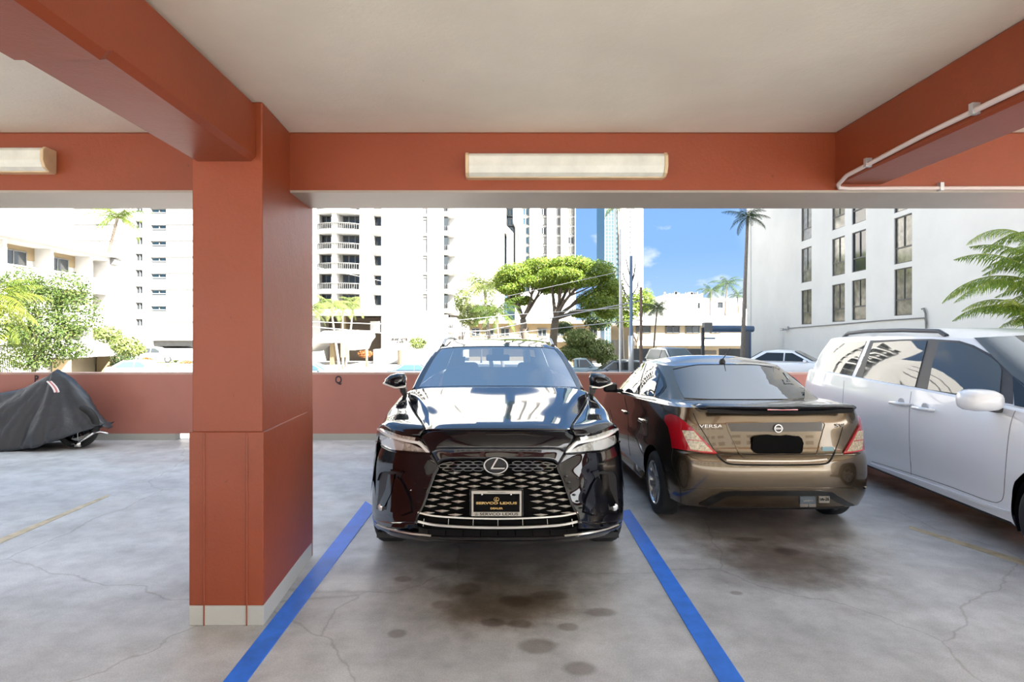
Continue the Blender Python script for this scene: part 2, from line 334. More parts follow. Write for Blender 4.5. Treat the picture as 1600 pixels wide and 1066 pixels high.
# blue stall lines, worn yellow lines
m = MB(); m.add([(-1.40,1.6,.004),(-1.262,1.6,.004),(-1.205,4.95,.004),(-1.325,5.0,.004)], [(0,1,2,3)])
def strip(name, pts, mt, lab, z=.004):
    m = MB(); n = len(pts)//2
    m.extr([(x, y, .0005) for x, y in pts], (0,0,z)); return tag(m.build(name, mt), lab, 'line marking')
a, b_, c_, d_ = fl(349,1066), fl(386,1066), fl(583,800), fl(571,784)
def ext(p, q, D): t = (D-p.y)/(q.y-p.y); return (p.x+(q.x-p.x)*t, D)
strip('blue_stall_line', [ext(a, d_, 1.5), ext(b_, c_, 1.5), (c_.x, c_.y+.12), (d_.x, d_.y)], 'blue', 'blue painted stall line left of the black SUV, running past the column foot')
a, b_, c_, d_ = fl(1124,1066), fl(1163,1066), fl(984,797), fl(966,800)
strip('blue_stall_line', [ext(a, d_, 1.5), ext(b_, c_, 1.5), (c_.x, c_.y), (d_.x, d_.y)], 'blue', 'blue painted stall line between the black SUV and the bronze sedan')
a, b_, c_, d_ = fl(1600,876), fl(1600,884), fl(1420,826), fl(1420,822)
strip('faded_stall_line', [(a.x, a.y), (b_.x, b_.y), (c_.x, c_.y), (d_.x, d_.y)][::-1], 'yellowline', 'faded yellow stall line at right beside the white minivan', .0025)
a, b_, c_, d_ = fl(0,842), fl(0,850), fl(170,776), fl(170,773)
strip('faded_stall_line', [(a.x, a.y), (b_.x, b_.y), (c_.x, c_.y), (d_.x, d_.y)], 'yellowline', 'faded pale stall line on the floor left of the column', .0025)
# strip lamps on the cross beam
def strip_lamp(x0, x1, zt, zb, lab):
    L = x1-x0; t = empty('strip_lamp', (x0, D1, (zt+zb)/2), 0, lab, 'lamp', 'wall mounted fluorescent lamps on the cross beam')
    hgt = zt-zb; h2 = hgt/2
    prof = [(0, h2), (-.085, h2), (-.105, h2*.7), (-.108, -.2*h2), (-.09, -.75*h2), (-.06, -h2), (0, -h2)]
    m = MB(); m.extr([(.02, y, z) for y, z in prof], (L-.04, 0, 0)); m.build('lens', 'lamplens', t, bevel=.006)
    for xx in (0, L-.022):
        m = MB(); m.extr([(xx, y*1.06, z*1.05) for y, z in prof], (.022, 0, 0)); m.build('end_cap', 'lampend', t, bevel=.004)
    m = MB(); m.box(.01, L-.01, -.02, 0, h2-.002, h2+.007); m.box(.01, L-.01, -.055, 0, -h2-.006, -h2+.001); m.build('metal_tray', 'lampend', t)
    return t
A = px(727, 238, 3.60); B = px(1044, 273, 3.60)
strip_lamp(A.x, B.x, A.z, B.z, 'long dusty fluorescent strip lamp on the beam above the black SUV')
A = px(-250, 229, 3.60); B = px(69, 264, 3.60)
strip_lamp(A.x, B.x, A.z, B.z, 'dusty fluorescent strip lamp on the beam at far left, partly out of frame')
# conduit along right beam and cross beam
m = MB(); cx = 2.218-.02; r = .013
pts = [(cx, -4.18, 2.70), (cx, 1.2, 2.70), (cx, 2.9, 2.69), (cx, 3.55, 2.665), (cx+.003, 3.64, 2.635), (cx+.03, 3.68, 2.622), (cx+.09, 3.69, 2.620), (cx+.4, 3.69, 2.622), (8.3, 3.69, 2.63)]
m.tube(pts, r, 10); cd = tag(m.build('conduit', 'pvc', None, True), 'thin painted conduit pipe clipped along the right beam and round its corner', 'pipe')
for (x, y, z) in ((cx, 2.6, 2.692), (cx, 1.75, 2.698), (cx, 3.35, 2.675), (2.9, 3.69, 2.622)):
    mm = MB()
    if x < 2.5: mm.box(x-.016, x+.02, y-.012, y+.012, z-.017, z+.035)
    else: mm.box(x-.012, x+.012, y-.016, y+.014, z-.017, z+.035)
    mm.build('clip', 'steel', cd)
# ---------------------------------------------------------------- the world beyond the parapet
GZ = -1.9
m = MB(); m.box(-260, 300, 9.6, 420, GZ-.5, GZ); m.box(-260,-30.5,-120,9.6,GZ-.5,GZ); m.box(9.8,300,-120,9.6,-.8,-.02); m.box(-30.5,9.8,-120,-6.0,-.8,-.02)
o = m.build('floor_street', 'lot'); struct(o)
m = MB(); m.box(-60, 60, 38, 50, GZ, GZ+.02); struct(m.build('floor_road', 'asphalt'))
m = MB(); m.box(11, 20, 12, 52, GZ, -.45); struct(m.build('floor_upper_lot', 'lot'))

class Fr:      # facade frame: O origin, u along the wall (viewed left to right), n towards the viewer
    def __init__(s, O, u): s.O = Vector(O); s.u = Vector((u[0], u[1], 0)).normalized(); s.n = Vector((s.u.y, -s.u.x, 0)); 
    def p(s, a, z, c=0.0): q = s.O+s.u*a+s.n*c; return Vector((q.x, q.y, z))
    def box(s, m, a0, a1, z0, z1, c0, c1, mi=None):
        v = [s.p(a0,z0,c0), s.p(a1,z0,c0), s.p(a1,z0,c1), s.p(a0,z0,c1), s.p(a0,z1,c0), s.p(a1,z1,c0), s.p(a1,z1,c1), s.p(a0,z1,c1)]
        return m.add(v, [(0,1,2,3),(4,7,6,5),(0,4,5,1),(1,5,6,2),(2,6,7,3),(3,7,4,0)], mi)
    def a_of(s, x):      # where the pixel column x crosses the wall
        k = (x-VX)/F; return (k*s.O.y-s.O.x)/(s.u.x-k*s.u.y)
    def z_of(s, a, y): q = s.p(a, 0); return H-(y-VY)*q.y/F
def wall(fr, m, a0, a1, z0, z1, holes, depth, back=6.0, mi=0, roof=True):
    """solid block whose front has real recesses of the given depth"""
    us = sorted({a0, a1} | {h[0] for h in holes} | {h[1] for h in holes}); zs = sorted({z0, z1} | {h[2] for h in holes} | {h[3] for h in holes})
    def q(A, B, C, D): m.add([A, B, C, D], [(0,1,2,3)], mi)
    for i in range(len(us)-1):
        for j in range(len(zs)-1):
            uc, zc = (us[i]+us[i+1])/2, (zs[j]+zs[j+1])/2
            c = 0.0
            for h in holes:
                if h[0] < uc < h[1] and h[2] < zc < h[3]: c = -depth
            q(fr.p(us[i],zs[j],c), fr.p(us[i+1],zs[j],c), fr.p(us[i+1],zs[j+1],c), fr.p(us[i],zs[j+1],c))
    for (h0, h1, k0, k1) in [h[:4] for h in holes]:
        q(fr.p(h0,k0,0), fr.p(h0,k0,-depth), fr.p(h0,k1,-depth), fr.p(h0,k1,0)); q(fr.p(h1,k0,-depth), fr.p(h1,k0,0), fr.p(h1,k1,0), fr.p(h1,k1,-depth))
        q(fr.p(h0,k1,-depth), fr.p(h1,k1,-depth), fr.p(h1,k1,0), fr.p(h0,k1,0)); q(fr.p(h0,k0,0), fr.p(h1,k0,0), fr.p(h1,k0,-depth), fr.p(h0,k0,-depth))
    b = -back
    q(fr.p(a0,z0,b), fr.p(a0,z0,0), fr.p(a0,z1,0), fr.p(a0,z1,b)); q(fr.p(a1,z0,0), fr.p(a1,z0,b), fr.p(a1,z1,b), fr.p(a1,z1,0))
    q(fr.p(a1,z0,b), fr.p(a0,z0,b), fr.p(a0,z1,b), fr.p(a1,z1,b))
    if roof: q(fr.p(a0,z1,0), fr.p(a1,z1,0), fr.p(a1,z1,b), fr.p(a0,z1,b))
def window(fr, par, a0, a1, z0, z1, c, panes, fw=.05, gm='darkwin', fm='frame', th=.06, label=None):
    """panes: list of (fa0, fa1, fz0, fz1) fractions"""
    m = MB()
    w, h = a1-a0, z1-z0
    fr.box(m, a0, a1, z0, z0+fw, c, c+th); fr.box(m, a0, a1, z1-fw, z1, c, c+th); fr.box(m, a0, a0+fw, z0, z1, c, c+th); fr.box(m, a1-fw, a1, z0, z1, c, c+th)
    lines_u = {p[0] for p in panes} | {p[1] for p in panes}
    for p in panes:
        if 0 < p[0] < 1: fr.box(m, a0+w*p[0]-fw/2, a0+w*p[0]+fw/2, z0+h*p[2], z0+h*p[3], c, c+th)
        if 0 < p[2] < 1: fr.box(m, a0+w*p[0], a0+w*p[1], z0+h*p[2]-fw*.7, z0+h*p[2]+fw*.7, c, c+th)
    f = m.build('window', fm, par)
    g = MB(); fr.box(g, a0+fw*.5, a1-fw*.5, z0+fw*.5, z1-fw*.5, c, c+.02); g.build('pane', gm, f)
    return f
P3 = [(0,.5,.34,1),(.5,1,.34,1),(0,1,0,.34)]
P2 = [(0,.5,0,1),(.5,1,0,1)]
P1 = [(0,1,0,1)]
# ---- white apartment block on the right, its long wall running away from the viewer
f9 = Fr((21.2, 48.0, 0), (-.082*1.0, -1.0))      # origin at its far corner; u comes towards the viewer
b9 = empty('apartment_block', (0,0,0), 0, 'tall plain white apartment block along the right, with dark framed windows in columns', 'building')
wins = []; specs = [(1252, 1268, [(324,377),(387,441),(453,507)]), (1300, 1320, [(300,361),(371,430),(443,503)]), (1331, 1353, [(295,351),(361,424),(437,500)]), (1397, 1425, [(250,321),(337,411),(423,493)])]
M['drapes'] = mat('drapes behind glass', (.20,.185,.14), .12, spec=.9, noise=(2.5,.5))
hl = []
fl_h = 2.75
for x0, x1, rows in specs:
    a0, a1 = sorted((f9.a_of(x0), f9.a_of(x1))); am = (a0+a1)/2
    zt, zb = f9.z_of(am, rows[1][0]), f9.z_of(am, rows[1][1]); hh = zt-zb
    pitch = zb-f9.z_of(am, rows[2][1])
    for k in range(-1, 6): hl.append((a0, a1, zb+k*pitch, zb+k*pitch+hh))
mw = MB(); wall(f9, mw, -0.0, 44.0, GZ, 24, hl, .12, 12.0); mw.build('walls', 'white2', b9)
random.seed(4)
for h in hl: window(f9, b9, h[0], h[1], h[2], h[3], -.118, P3, .05, random.choice(['drapes','drapes','midwin']))
mm = MB(); 
f9.box(mm, .95, 1.05, GZ, 24, 0, .06)
mm.build('downpipe', 'white2', b9)
# cctv camera, conduit run and wall tap
cc = empty('security_camera', (0,0,0), 0, 'small grey security camera fixed low on the white apartment block wall', 'camera')
a = f9.a_of(1231); z = f9.z_of(a, 513); mm = MB(); f9.box(mm, a-.12, a+.2, z-.08, z+.12, .005, .12); f9.box(mm, a-.3, a+.1, z-.14, z-.02, .12, .42); mm.build('housing', 'steel', cc); mm = MB(); f9.box(mm, a-.38, a-.3, z-.16, z, .15, .38); mm.build('lens', 'darkmetal', cc)
mm = MB(); pts = [f9.p(f9.a_of(x), f9.z_of(f9.a_of(x), y), .04) for x, y in ((1234,513),(1300,508),(1380,501),(1446,497),(1449,506))]; mm.tube(pts, .035, 6); pts = [f9.p(f9.a_of(x), f9.z_of(f9.a_of(x), y), .08) for x, y in ((1450,516),(1449,490),(1446,482),(1443,483))]; mm.tube(pts, .04, 6)
tag(mm.build('wall_conduit', 'framew', None), 'thin pipe running along the base of the white apartment block wall', 'pipe')

# ---- left low-rise walk-up with recessed lanais (wall runs away, facing right)
f1 = Fr((-32.0, 28.0, 0), (0, 1.0)); f1.n = Vector((1,0,0))
b1 = empty('walk_up_apartments', (0,0,0), 0, 'cream low-rise walk-up apartment building with recessed balconies behind the leafy tree at left', 'building')
def zf(x, y): a = f1.a_of(x); return a, f1.z_of(a, y)
aE = f1.a_of(190); roofz = f1.z_of(aE, 404)
lan = []
edges = [(-60,6),(11,71),(83,143),(143.5,168)]
for lev in range(3):
    zt = roofz-.35-lev*2.75
    for x0, x1 in ((-60,5),(11,80),(84,141)):
        lan.append((f1.a_of(x0), f1.a_of(x1), zt-1.55, zt))
    lan.append((f1.a_of(145), f1.a_of(168), zt-1.65, zt-.1))
lan = [h for h in lan if h[2] > -1.5]
mw = MB(); wall(f1, mw, f1.a_of(-60)-3, aE, GZ, roofz, lan, 1.3, 9); f1.box(mw, f1.a_of(-60), aE+.3, roofz-.12, roofz+.15, -9, .5)
for h in lan: f1.box(mw, h[0], h[1], h[2]-.05, h[2]+.02, -.12, .10)
mw.build('walls', 'white', b1)
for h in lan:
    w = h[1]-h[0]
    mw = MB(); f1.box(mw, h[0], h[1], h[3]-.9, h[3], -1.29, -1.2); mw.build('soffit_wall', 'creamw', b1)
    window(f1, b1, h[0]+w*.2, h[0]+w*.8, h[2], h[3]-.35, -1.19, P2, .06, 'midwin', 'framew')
a, z0 = zf(172, 398); 
mm = MB(); f1.box(mm, f1.a_of(172), f1.a_of(182), f1.z_of(a,413), f1.z_of(a,404), 0, .35); mm.build('air_conditioner', 'framew', b1)
# parapet block and ground floor wall near its end
mm = MB(); a0, a1 = f1.a_of(60), f1.a_of(172); zt, zb = f1.z_of(a1, 531), f1.z_of(a1, 555); f1.box(mm, a0, a1, zb, zt, 0, 1.6); mm.build('balcony_parapet', 'white', b1)
mm = MB(); f1.box(mm, f1.a_of(145), a1, GZ, zb, .3, 1.5); f1.box(mm, f1.a_of(75), f1.a_of(79), GZ, zb, .3, 1.5); mm.build('ground_floor_wall', 'creamw', b1)
mm = MB(); f1.box(mm, f1.a_of(79.5), f1.a_of(107), GZ, zb, .02, .1); mm.build('door', 'shadeg', b1)  # flat dark panel carries the shade of the door recess
mm = MB(); f1.box(mm, f1.a_of(107), f1.a_of(145), GZ, zb, .02, .2); mm.build('tiled_wall', 'beige', b1)

# ---- left high white tower with strip windows
D = 95.0; f2 = Fr((-90, D, 0), (1, 0)); b2 = empty('apartment_tower', (0,0,0), 0, 'white high-rise tower with small square and strip windows at left behind the walk-up', 'building')
s2 = F/D; hl = []; kinds = []
for k in range(-3, 8):
    zc = H-(403.5+25.5*(k-1)-VY)/s2
    if k <= 7:
        y0 = 300+(182-90+90*k)/3.553
    yy = 351+25.4*k
    zt, zb = H-(yy-VY)/s2, H-(yy+9.5-VY)/s2
    if yy+10 < 512: hl.append((f2.a_of(235), f2.a_of(259.5), zb, zt)); kinds.append('bluewin')
    yy = 371.5+25.5*(k-1)+0
    zt, zb = H-(yy-1-VY)/s2, H-(yy+11-VY)/s2
    if yy+10 < 515: hl.append((f2.a_of(211), f2.a_of(222.5), zb, zt)); kinds.append('midwin')
mw = MB(); wall(f2, mw, f2.a_of(-40), f2.a_of(420), H-(532-VY)/s2, 34, hl, .5, 14)
mw.build('walls', 'white', b2)
mw = MB(); f2.box(mw, f2.a_of(-40), f2.a_of(236), GZ, H-(532-VY)/s2, -14, 0.0); f2.box(mw, f2.a_of(232), f2.a_of(420), GZ, H-(545-VY)/s2, -12, 4); mw.build('podium', 'white', b2)
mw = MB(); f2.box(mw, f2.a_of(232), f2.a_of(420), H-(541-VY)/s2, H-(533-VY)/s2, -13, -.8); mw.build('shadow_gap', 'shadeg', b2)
mw = MB()
for k in range(-3, 7):
    yy = 350.8+25.4*k; z = H-(yy-VY)/s2; f2.box(mw, f2.a_of(259.5), f2.a_of(420), z-.10, z+.10, 0, .12)
    if k < 2: f2.box(mw, f2.a_of(116), f2.a_of(182), z-.10, z+.10, 0, .12)
mw.build('slab_line', 'shadeg', b2)
for h, kd in zip(hl, kinds): window(f2, b2, h[0], h[1], h[2], h[3], -.48, P3[:2]+[(0,1,0,0)] if kd == 'bluewin' else P2, .12, kd, 'framew', .2)

# ---- white tower with curved balconies (centre left)
D = 78.0; s3 = F/D; f3 = Fr((-30, D, 0), (1, 0)); b3 = empty('balcony_tower', (0,0,0), 0, 'white high-rise with curved balconies and open stair slot between the column and the SUV', 'building')
Z3 = lambda y: H-(y-VY)/s3; A3 = f3.a_of
hl = []
rows = [334.5+31*k for k in range(-4, 6)]
for y in rows: hl.append((A3(499), A3(562), Z3(y+26), Z3(y)))            # balcony recesses
for k in range(-4, 6): hl.append((A3(584), A3(596), Z3(337+31*k+26), Z3(337+31*k)))
slit = [(338.5+30.3*k) for k in range(-4, 6)]
for y in slit: hl.append((A3(660.5), A3(667.5), Z3(y+26.5), Z3(y)))
hl = [h for h in hl if h[2] > Z3(515)]
mw = MB(); wall(f3, mw, A3(470), A3(693), Z3(492), 34, hl, 1.2, 14)
mw.build('walls', 'white', b3)
mw = MB(); f3.box(mw, A3(596), A3(700), GZ, Z3(492), -14, 0); f3.box(mw, A3(596), A3(640), GZ, Z3(545), 0, 5); mw.build('podium', 'white', b3); mw = MB(); f3.box(mw, A3(470), A3(497), GZ, Z3(492), -14, -1); mw.build('podium', 'white', b3)
mw = MB(); f3.box(mw, A3(470), A3(597), Z3(494), Z3(489), -1.0, 1.5); mw.build('canopy_slab', 'framew', b3)
mw = MB(); f3.box(mw, A3(470), A3(600), GZ, Z3(494), -14, -5); mw.build('lobby_wall', mat('brown lobby wall', (.13,.10,.075), .7), b3)
mw = MB(); f3.box(mw, A3(529), A3(537), GZ, Z3(494), -3, -1); mw.build('lobby_pier', 'creamw', b3)
mw = MB(); f3.box(mw, A3(577.5), A3(593), Z3(519), Z3(502), -.6, -.4); mw.build('sign_board', 'white', b3)
for h in hl:
    w = h[1]-h[0]
    if w > 4:
        mid = A3(524.5)
        window(f3, b3, h[0], A3(521), h[2]+.2, h[3]-.05, -1.18, [(0,.33,0,1),(.33,.66,0,1),(.66,1,0,1)], .08, 'darkwin', 'framew', .1)
        window(f3, b3, A3(532), h[1], h[2]+.2, h[3]-.05, -1.18, [(0,.33,0,1),(.33,.66,0,1),(.66,1,0,1)], .08, random.choice(['darkwin','midwin','midwin']), 'framew', .1)
        mw = MB(); f3.box(mw, A3(521), A3(529), h[2], h[3], -1.2, .9); mw.build('balcony_pier', 'white', b3)
        # bowed slab with solid edge, and thin rail
        def bow(m, z0, z1, off):
            a0, a1 = A3(496), A3(563); n = 14; top = []
            for i in range(n+1):
                t = i/n; a = a0+(a1-a0)*t; c = .15+off+1.15*(1-abs(2*t-1)**3.5); top.append((a, c))
            pl = [f3.p(a, z0, c) for a, c in top]+[f3.p(a1, z0, -.3), f3.p(a0, z0, -.3)]
            m.extr(pl, (0,0,z1-z0))
        mw = MB(); zb = h[2]; bow(mw, zb-.52, zb+.06, 0); mw.build('balcony_slab', 'white', b3)
        mw = MB(); bow(mw, zb+.85, zb+.91, -.06)
        for i in range(22):
            t = (i+.5)/22; a = A3(496)+(A3(563)-A3(496))*t; c = .05+1.15*(1-abs(2*t-1)**3.5); f3.box(mw, a-.02, a+.02, zb, zb+.88, c-.03, c)
        mw.build('railing', 'framew', b3)
    elif w > .9:
        mw = MB(); f3.box(mw, h[0], h[1], h[2], h[3], -1.19, -1.1); mw.build('stair_door', 'midwin', b3)
        mw = MB(); f3.box(mw, h[0], h[1], h[2], h[2]+.9, -.1, -.05); mw.build('stair_rail', 'shadeg', b3)
        mw = MB(); f3.box(mw, h[0]-.2, h[1]+.02, h[2]-.24, h[2]-.02, -.2, .35); mw.build('stair_landing', 'white', b3)
    else:
        mw = MB(); f3.box(mw, h[0], h[1], h[2], h[3], -.25, -.2); mw.build('slit_window', 'framew', b3)
        mw = MB(); f3.box(mw, h[0], h[1], h[3]-.45, h[3]-.1, -.19, -.12); mw.build('slit_vent', 'shadeg', b3)
# round balconies stepping away on the right side
for k in range(-4, 6):
    zb = Z3(362.5+30.3*k)
    if zb < 2: continue
    mw = MB()
    for j, (xc, dd) in enumerate(((704, 1.0), (715, 8.0), (722, 16))):
        q = px(xc, 400, D+dd); r = 1.25
        mw = MB(); mw.lathe([(.001, zb-.55), (r*.8, zb-.5), (r, zb-.2), (r, zb+.12), (.001, zb+.12)], (q.x-.3, D+dd, 0), 'z', 16); mw.build('round_balcony', 'white', b3, True, auto=30)
    mw = MB(); f3.box(mw, A3(693), A3(700), zb+.1, zb+2.0, -3, -.2); mw.build('balcony_door', 'midwin', b3)
    mw = MB(); q = px(703, 400, D+1)
    for t in range(5): f3.box(mw, A3(695+t*3.4), A3(695.7+t*3.4), zb+.1, zb+.9, -.3, .05)
    mw.build('balcony_rail', 'shadeg', b3)
mw = MB(); f3.box(mw, A3(693), A3(724), Z3(492), 34, -26, -1.5); f3.box(mw, A3(693), A3(712), GZ, Z3(496), -26, -.5); mw.build('side_wing', 'white', b3)
# entrance canopy, lettering, planter drum, low windows
cn = empty('entrance_canopy', (0,0,0), 0, 'white arched entrance canopy at the foot of the balcony tower, behind three thin palm trunks', 'canopy')
pts = [(476,551),(487,543),(497,536),(497,536),(537,536),(542,541),(545,547),(556,547),(561,535),(567,527),(566,520),(558,516),(506,517),(498,521),(490,529),(474,540)]
mw = MB(); mw.extr([px(x, y, D-9) for x, y in pts], (0, 7, 0)); mw.build('shell', 'white', cn)
mw = MB(); mw.box(px(517,0,D-7).x, px(523,0,D-7).x, D-7.5, D-6.5, GZ, px(0,537,D-7).z); mw.build('pillar', 'creamw', cn)
M['sign'] = mat('dark bronze letters', (.015,.013,.012), .5)
q = px(622, 528.5, D-.1); tag(text('building_lettering', 'GRAND HOTEL', .36, 'sign', (px(624,530.5,D).x, D-.06, px(0,530.5,D).z), depth=.06, fit=26.5*D/F, shear=.25, bold=.02), 'dark raised name lettering, upper line, on the white tower wall left of the planter shrub', 'sign')
q = px(627, 535, D); tag(text('building_lettering', 'at 2020', .22, 'sign', (px(625,0,D).x, D-.06, px(0,534.6,D).z), depth=.06, fit=12*D/F, shear=.25, bold=.015), 'small dark address lettering, lower line, on the white tower wall', 'sign')
mw = MB(); q = px(634, 560, D-7); mw.lathe([(0, px(0,547,D-7).z), (1.05, px(0,547,D-7).z), (1.02, GZ)], (q.x, q.y, 0), 'z', 28); tag(mw.build('planter_drum', 'beige', None, True, auto=40), 'round pale concrete planter drum below the balcony tower wall', 'planter')
lw = empty('low_window', (0,0,0), 0, 'small louvred window low in the white wall beside the round planter drum', 'window')
fw = Fr((-30, D-5.02, 0), (1,0)); window(fw, lw, fw.a_of(597), fw.a_of(623), H-(576-VY)*(D-5)/F, H-(567-VY)*(D-5)/F, 0, [(0,.5,0,1),(.5,1,0,1),(0,1,.0,.5)], .08, 'midwin', 'framew', .1)

# ---- hotel with vertical window bands
D = 160.0; s4 = F/D; f4 = Fr((-30, D, 0), (1, 0)); b4 = empty('hotel_tower', (0,0,0), 0, 'white hotel tower with vertical dark window bands and flared columns behind the spreading rain tree', 'building')
A4 = f4.a_of; Z4 = lambda y: H-(y-VY)/s4
bands = [(845, 855), (868.5, 876.5), (887, 898.5), (816, 828)]
hl = [(A4(x0), A4(x1), Z4(470), 60) for x0, x1 in bands]
mw = MB(); wall(f4, mw, A4(805), A4(899.5), GZ, 62, hl, 1.2, 25); mw.build('walls', 'white', b4)
f4b = Fr((-30, D-3, 0), (1, 0))
mw = MB(); f4b.box(mw, f4b.a_of(715), f4b.a_of(788), GZ, 62, -25, 0); mw.build('blank_wing', 'white', b4)
mw = MB(); f4.box(mw, A4(785), A4(806), GZ, 60, -20, -2.5); mw.build('recess_glass', 'bluewin', b4)
def flare(xs):   # slanting white fin that steps outwards as it rises
    mw = MB(); pl = [px(x, y, D-2) for x, y in xs]; mw.extr(pl, (0, 6, 0)); mw.build('flared_fin', 'white', b4)
flare([(792,420),(792,366),(781,356),(781,225),(791,225),(791,352),(802,364),(802,420)])
flare([(811,420),(811,362),(804,349),(802,345),(802,225),(815,225),(815,349),(820,356),(820,420)])
for bi, (x0, x1) in enumerate(bands+[(792,803)]):
    for k in range(-6, 11):
        y = 324+15*k
        if y+15 > 470: continue
        if bi == 4 and y > 420: continue
        window(f4, b4, A4(x0)+.1, A4(x1)-.1, Z4(y+12), Z4(y), (-1.15 if bi < 4 else -1.9), [(0,.45,0,1),(.45,1,0,1)], .22, 'bluewin' if bi in (3,4) else random.choice(['midwin','drapes']), 'framew', .2)
# ---- slim glass tower
D = 220.0; s5 = F/D; f5 = Fr((0, D, 0), (1, 0)); b5 = empty('glass_tower', (0,0,0), 0, 'slim far tower with blue glass left side and white gridded right side', 'building')
A5 = f5.a_of
mw = MB(); f5.box(mw, A5(968), A5(1005), GZ, 90, -20, 0); mw.build('white_face', 'white', b5)
mw = MB(); f5.box(mw, A5(945), A5(968), GZ, 90, -18, -.5); mw.build('glass_face', mat('shade toned blue curtain wall', (.05,.12,.16), .3, spec=.3), b5)  # blue glass darkened, the left side's shade is in its colour
mw = MB()
for k in range(0, 62):
    z = 2+1.45*k*1.0
    f5.box(mw, A5(945), A5(960), z, z+.16, -.5, -.4)
for x in (945, 949.5, 954, 958.5, 962): f5.box(mw, A5(x), A5(x)+.3, GZ, 90, -.5, -.3)
mw.build('mullions', 'framew', b5)
for k in range(42):
    z = 6+2.0*k
    mw = MB(); f5.box(mw, A5(964.5), A5(968.5), z, z+1.1, 0, .05); mw.build('window', 'midwin', b5)
    mw = MB(); f5.box(mw, A5(984), A5(986), z, z+.8, 0, .05); mw.build('window', 'midwin', b5)
mw = MB()
for k in range(30): f5.box(mw, A5(985), A5(1005), 5+2.9*k, 5.12+2.9*k, 0, .06)
mw.build('panel_joints', 'shadeg', b5)
# ---- low beige building at centre right with pale roof
D = 72.0; s7 = F/D; f7 = Fr((0, D, 0), (1, 0)); b7 = empty('low_office_building', (0,0,0), 0, 'low beige two-storey building with pale hipped roof and window strips beyond the right parking lot', 'building')
A7 = f7.a_of; Z7 = lambda y: H-(y-VY)/s7
mw = MB(); f7.box(mw, A7(974), A7(1185), GZ, Z7(505), -8, 0); mw.build('walls', 'beige', b7)
mw = MB(); x0, x1 = A7(970), A7(1190); v = [f7.p(x0, Z7(505.5), .8), f7.p(x1, Z7(505.5), .8), f7.p(x1, Z7(491), -6), f7.p(A7(1003), Z7(491), -6), f7.p(x0, Z7(505.5), -8.2), f7.p(x1, Z7(505.5), -8.2)]
v2 = [p-Vector((0,0,.25)) for p in v]; mw.add(v, [(0,1,2,3),(0,3,4),(3,2,5,4)]); mw.add([v[0],v[1],v2[1],v2[0],v[4],v2[4]], [(3,2,1,0),(0,4,5,3)]); mw.build('roof', 'roofw', b7)
for x0, x1 in ((994,1016.5),(1040,1062),(1071,1093),(1110,1125)): window(f7, b7, A7(x0), A7(x1), Z7(520.5), Z7(509.5), .0, P2, .1, 'midwin', 'frame', .1)
mw = MB(); f7.box(mw, A7(991), A7(1184), Z7(540), Z7(532), 0, 1.4); mw.build('lower_roof', 'white', b7)
mw = MB(); f7.box(mw, A7(1100), A7(1119), Z7(554), Z7(548), .0, .1); mw.build('ground_opening', 'darkin', b7)
# ---- white house further back with cables on its roof
D = 110.0; s8 = F/D; f8 = Fr((0, D, 0), (1, 0)); b8 = empty('white_low_block', (0,0,0), 0, 'plain white low block beyond the beige building, below the open sky', 'building')
A8 = f8.a_of; Z8 = lambda y: H-(y-VY)/s8
mw = MB(); wall(f8, mw, A8(1036), A8(1190), GZ, Z8(466), [(A8(1090), A8(1094), Z8(482), Z8(473)), (A8(1121), A8(1129.5), Z8(481), Z8(472))], .3, 15)
f8.box(mw, A8(1045), A8(1104), Z8(466), Z8(459), -12, -2); mw.build('walls', 'white', b8)
mw = MB()
random.seed(3)
for i in range(30): x = random.uniform(1042, 1104); y = random.uniform(454, 459); f8.box(mw, A8(x), A8(x)+random.uniform(.1,.5), Z8(459), Z8(y), -3, -2.5)
mw.build('roof_plant', 'framew', b8)
for a0, a1 in ((1090,1094),(1121,1129.5)): mw = MB(); f8.box(mw, A8(a0), A8(a1), Z8(482), Z8(472.5), -.29, -.2); mw.build('window', 'darkwin', b8)
# ---- pale low building behind the rain tree
D = 82.0; s6 = F/D; f6 = Fr((0, D, 0), (1, 0)); b6 = empty('cottage_row', (0,0,0), 0, 'low cream building with flat eaves and small windows behind the rain tree trunks', 'building')
A6 = f6.a_of; Z6 = lambda y: H-(y-VY)/s6
mw = MB(); f6.box(mw, A6(733), A6(938), GZ, Z6(506), -8, 0); mw.build('walls', 'creamw', b6)
mw = MB(); f6.box(mw, A6(733), A6(940), Z6(506), Z6(501), -9, 1.2); mw.build('eaves', mat('tan eaves', (.30,.24,.15), .7), b6)
for x in (736, 758, 782, 812, 840, 868, 900, 920): window(f6, b6, A6(x), A6(x+14), Z6(526), Z6(513), .0, P2, .1, 'midwin', 'framew', .1)
mw = MB(); f6.box(mw, A6(733), A6(938), Z6(534), Z6(528), 0, 1.8); mw.build('walkway', 'white', b6)
# ---- yellow corner building and pale slatted fence right of the shrubs
D = 60.0; fA = Fr((0, D, 0), (1, 0)); bA = empty('yellow_corner_house', (0,0,0), 0, 'cream yellow house corner with slatted fence between the shrubs and the two poles', 'building')
aa = fA.a_of; zz = lambda y: H-(y-VY)*D/F
mw = MB(); fA.box(mw, aa(966), aa(990), GZ, zz(512), -4, 0); mw.build('walls', 'creamw', bA)
mw = MB()
for i in range(10): fA.box(mw, aa(952+i*2.4), aa(953.4+i*2.4), zz(560), zz(531), .8, .9)
fA.box(mw, aa(950), aa(976), zz(566), zz(560), .7, .9); mw.build('slatted_fence', 'framew', bA)
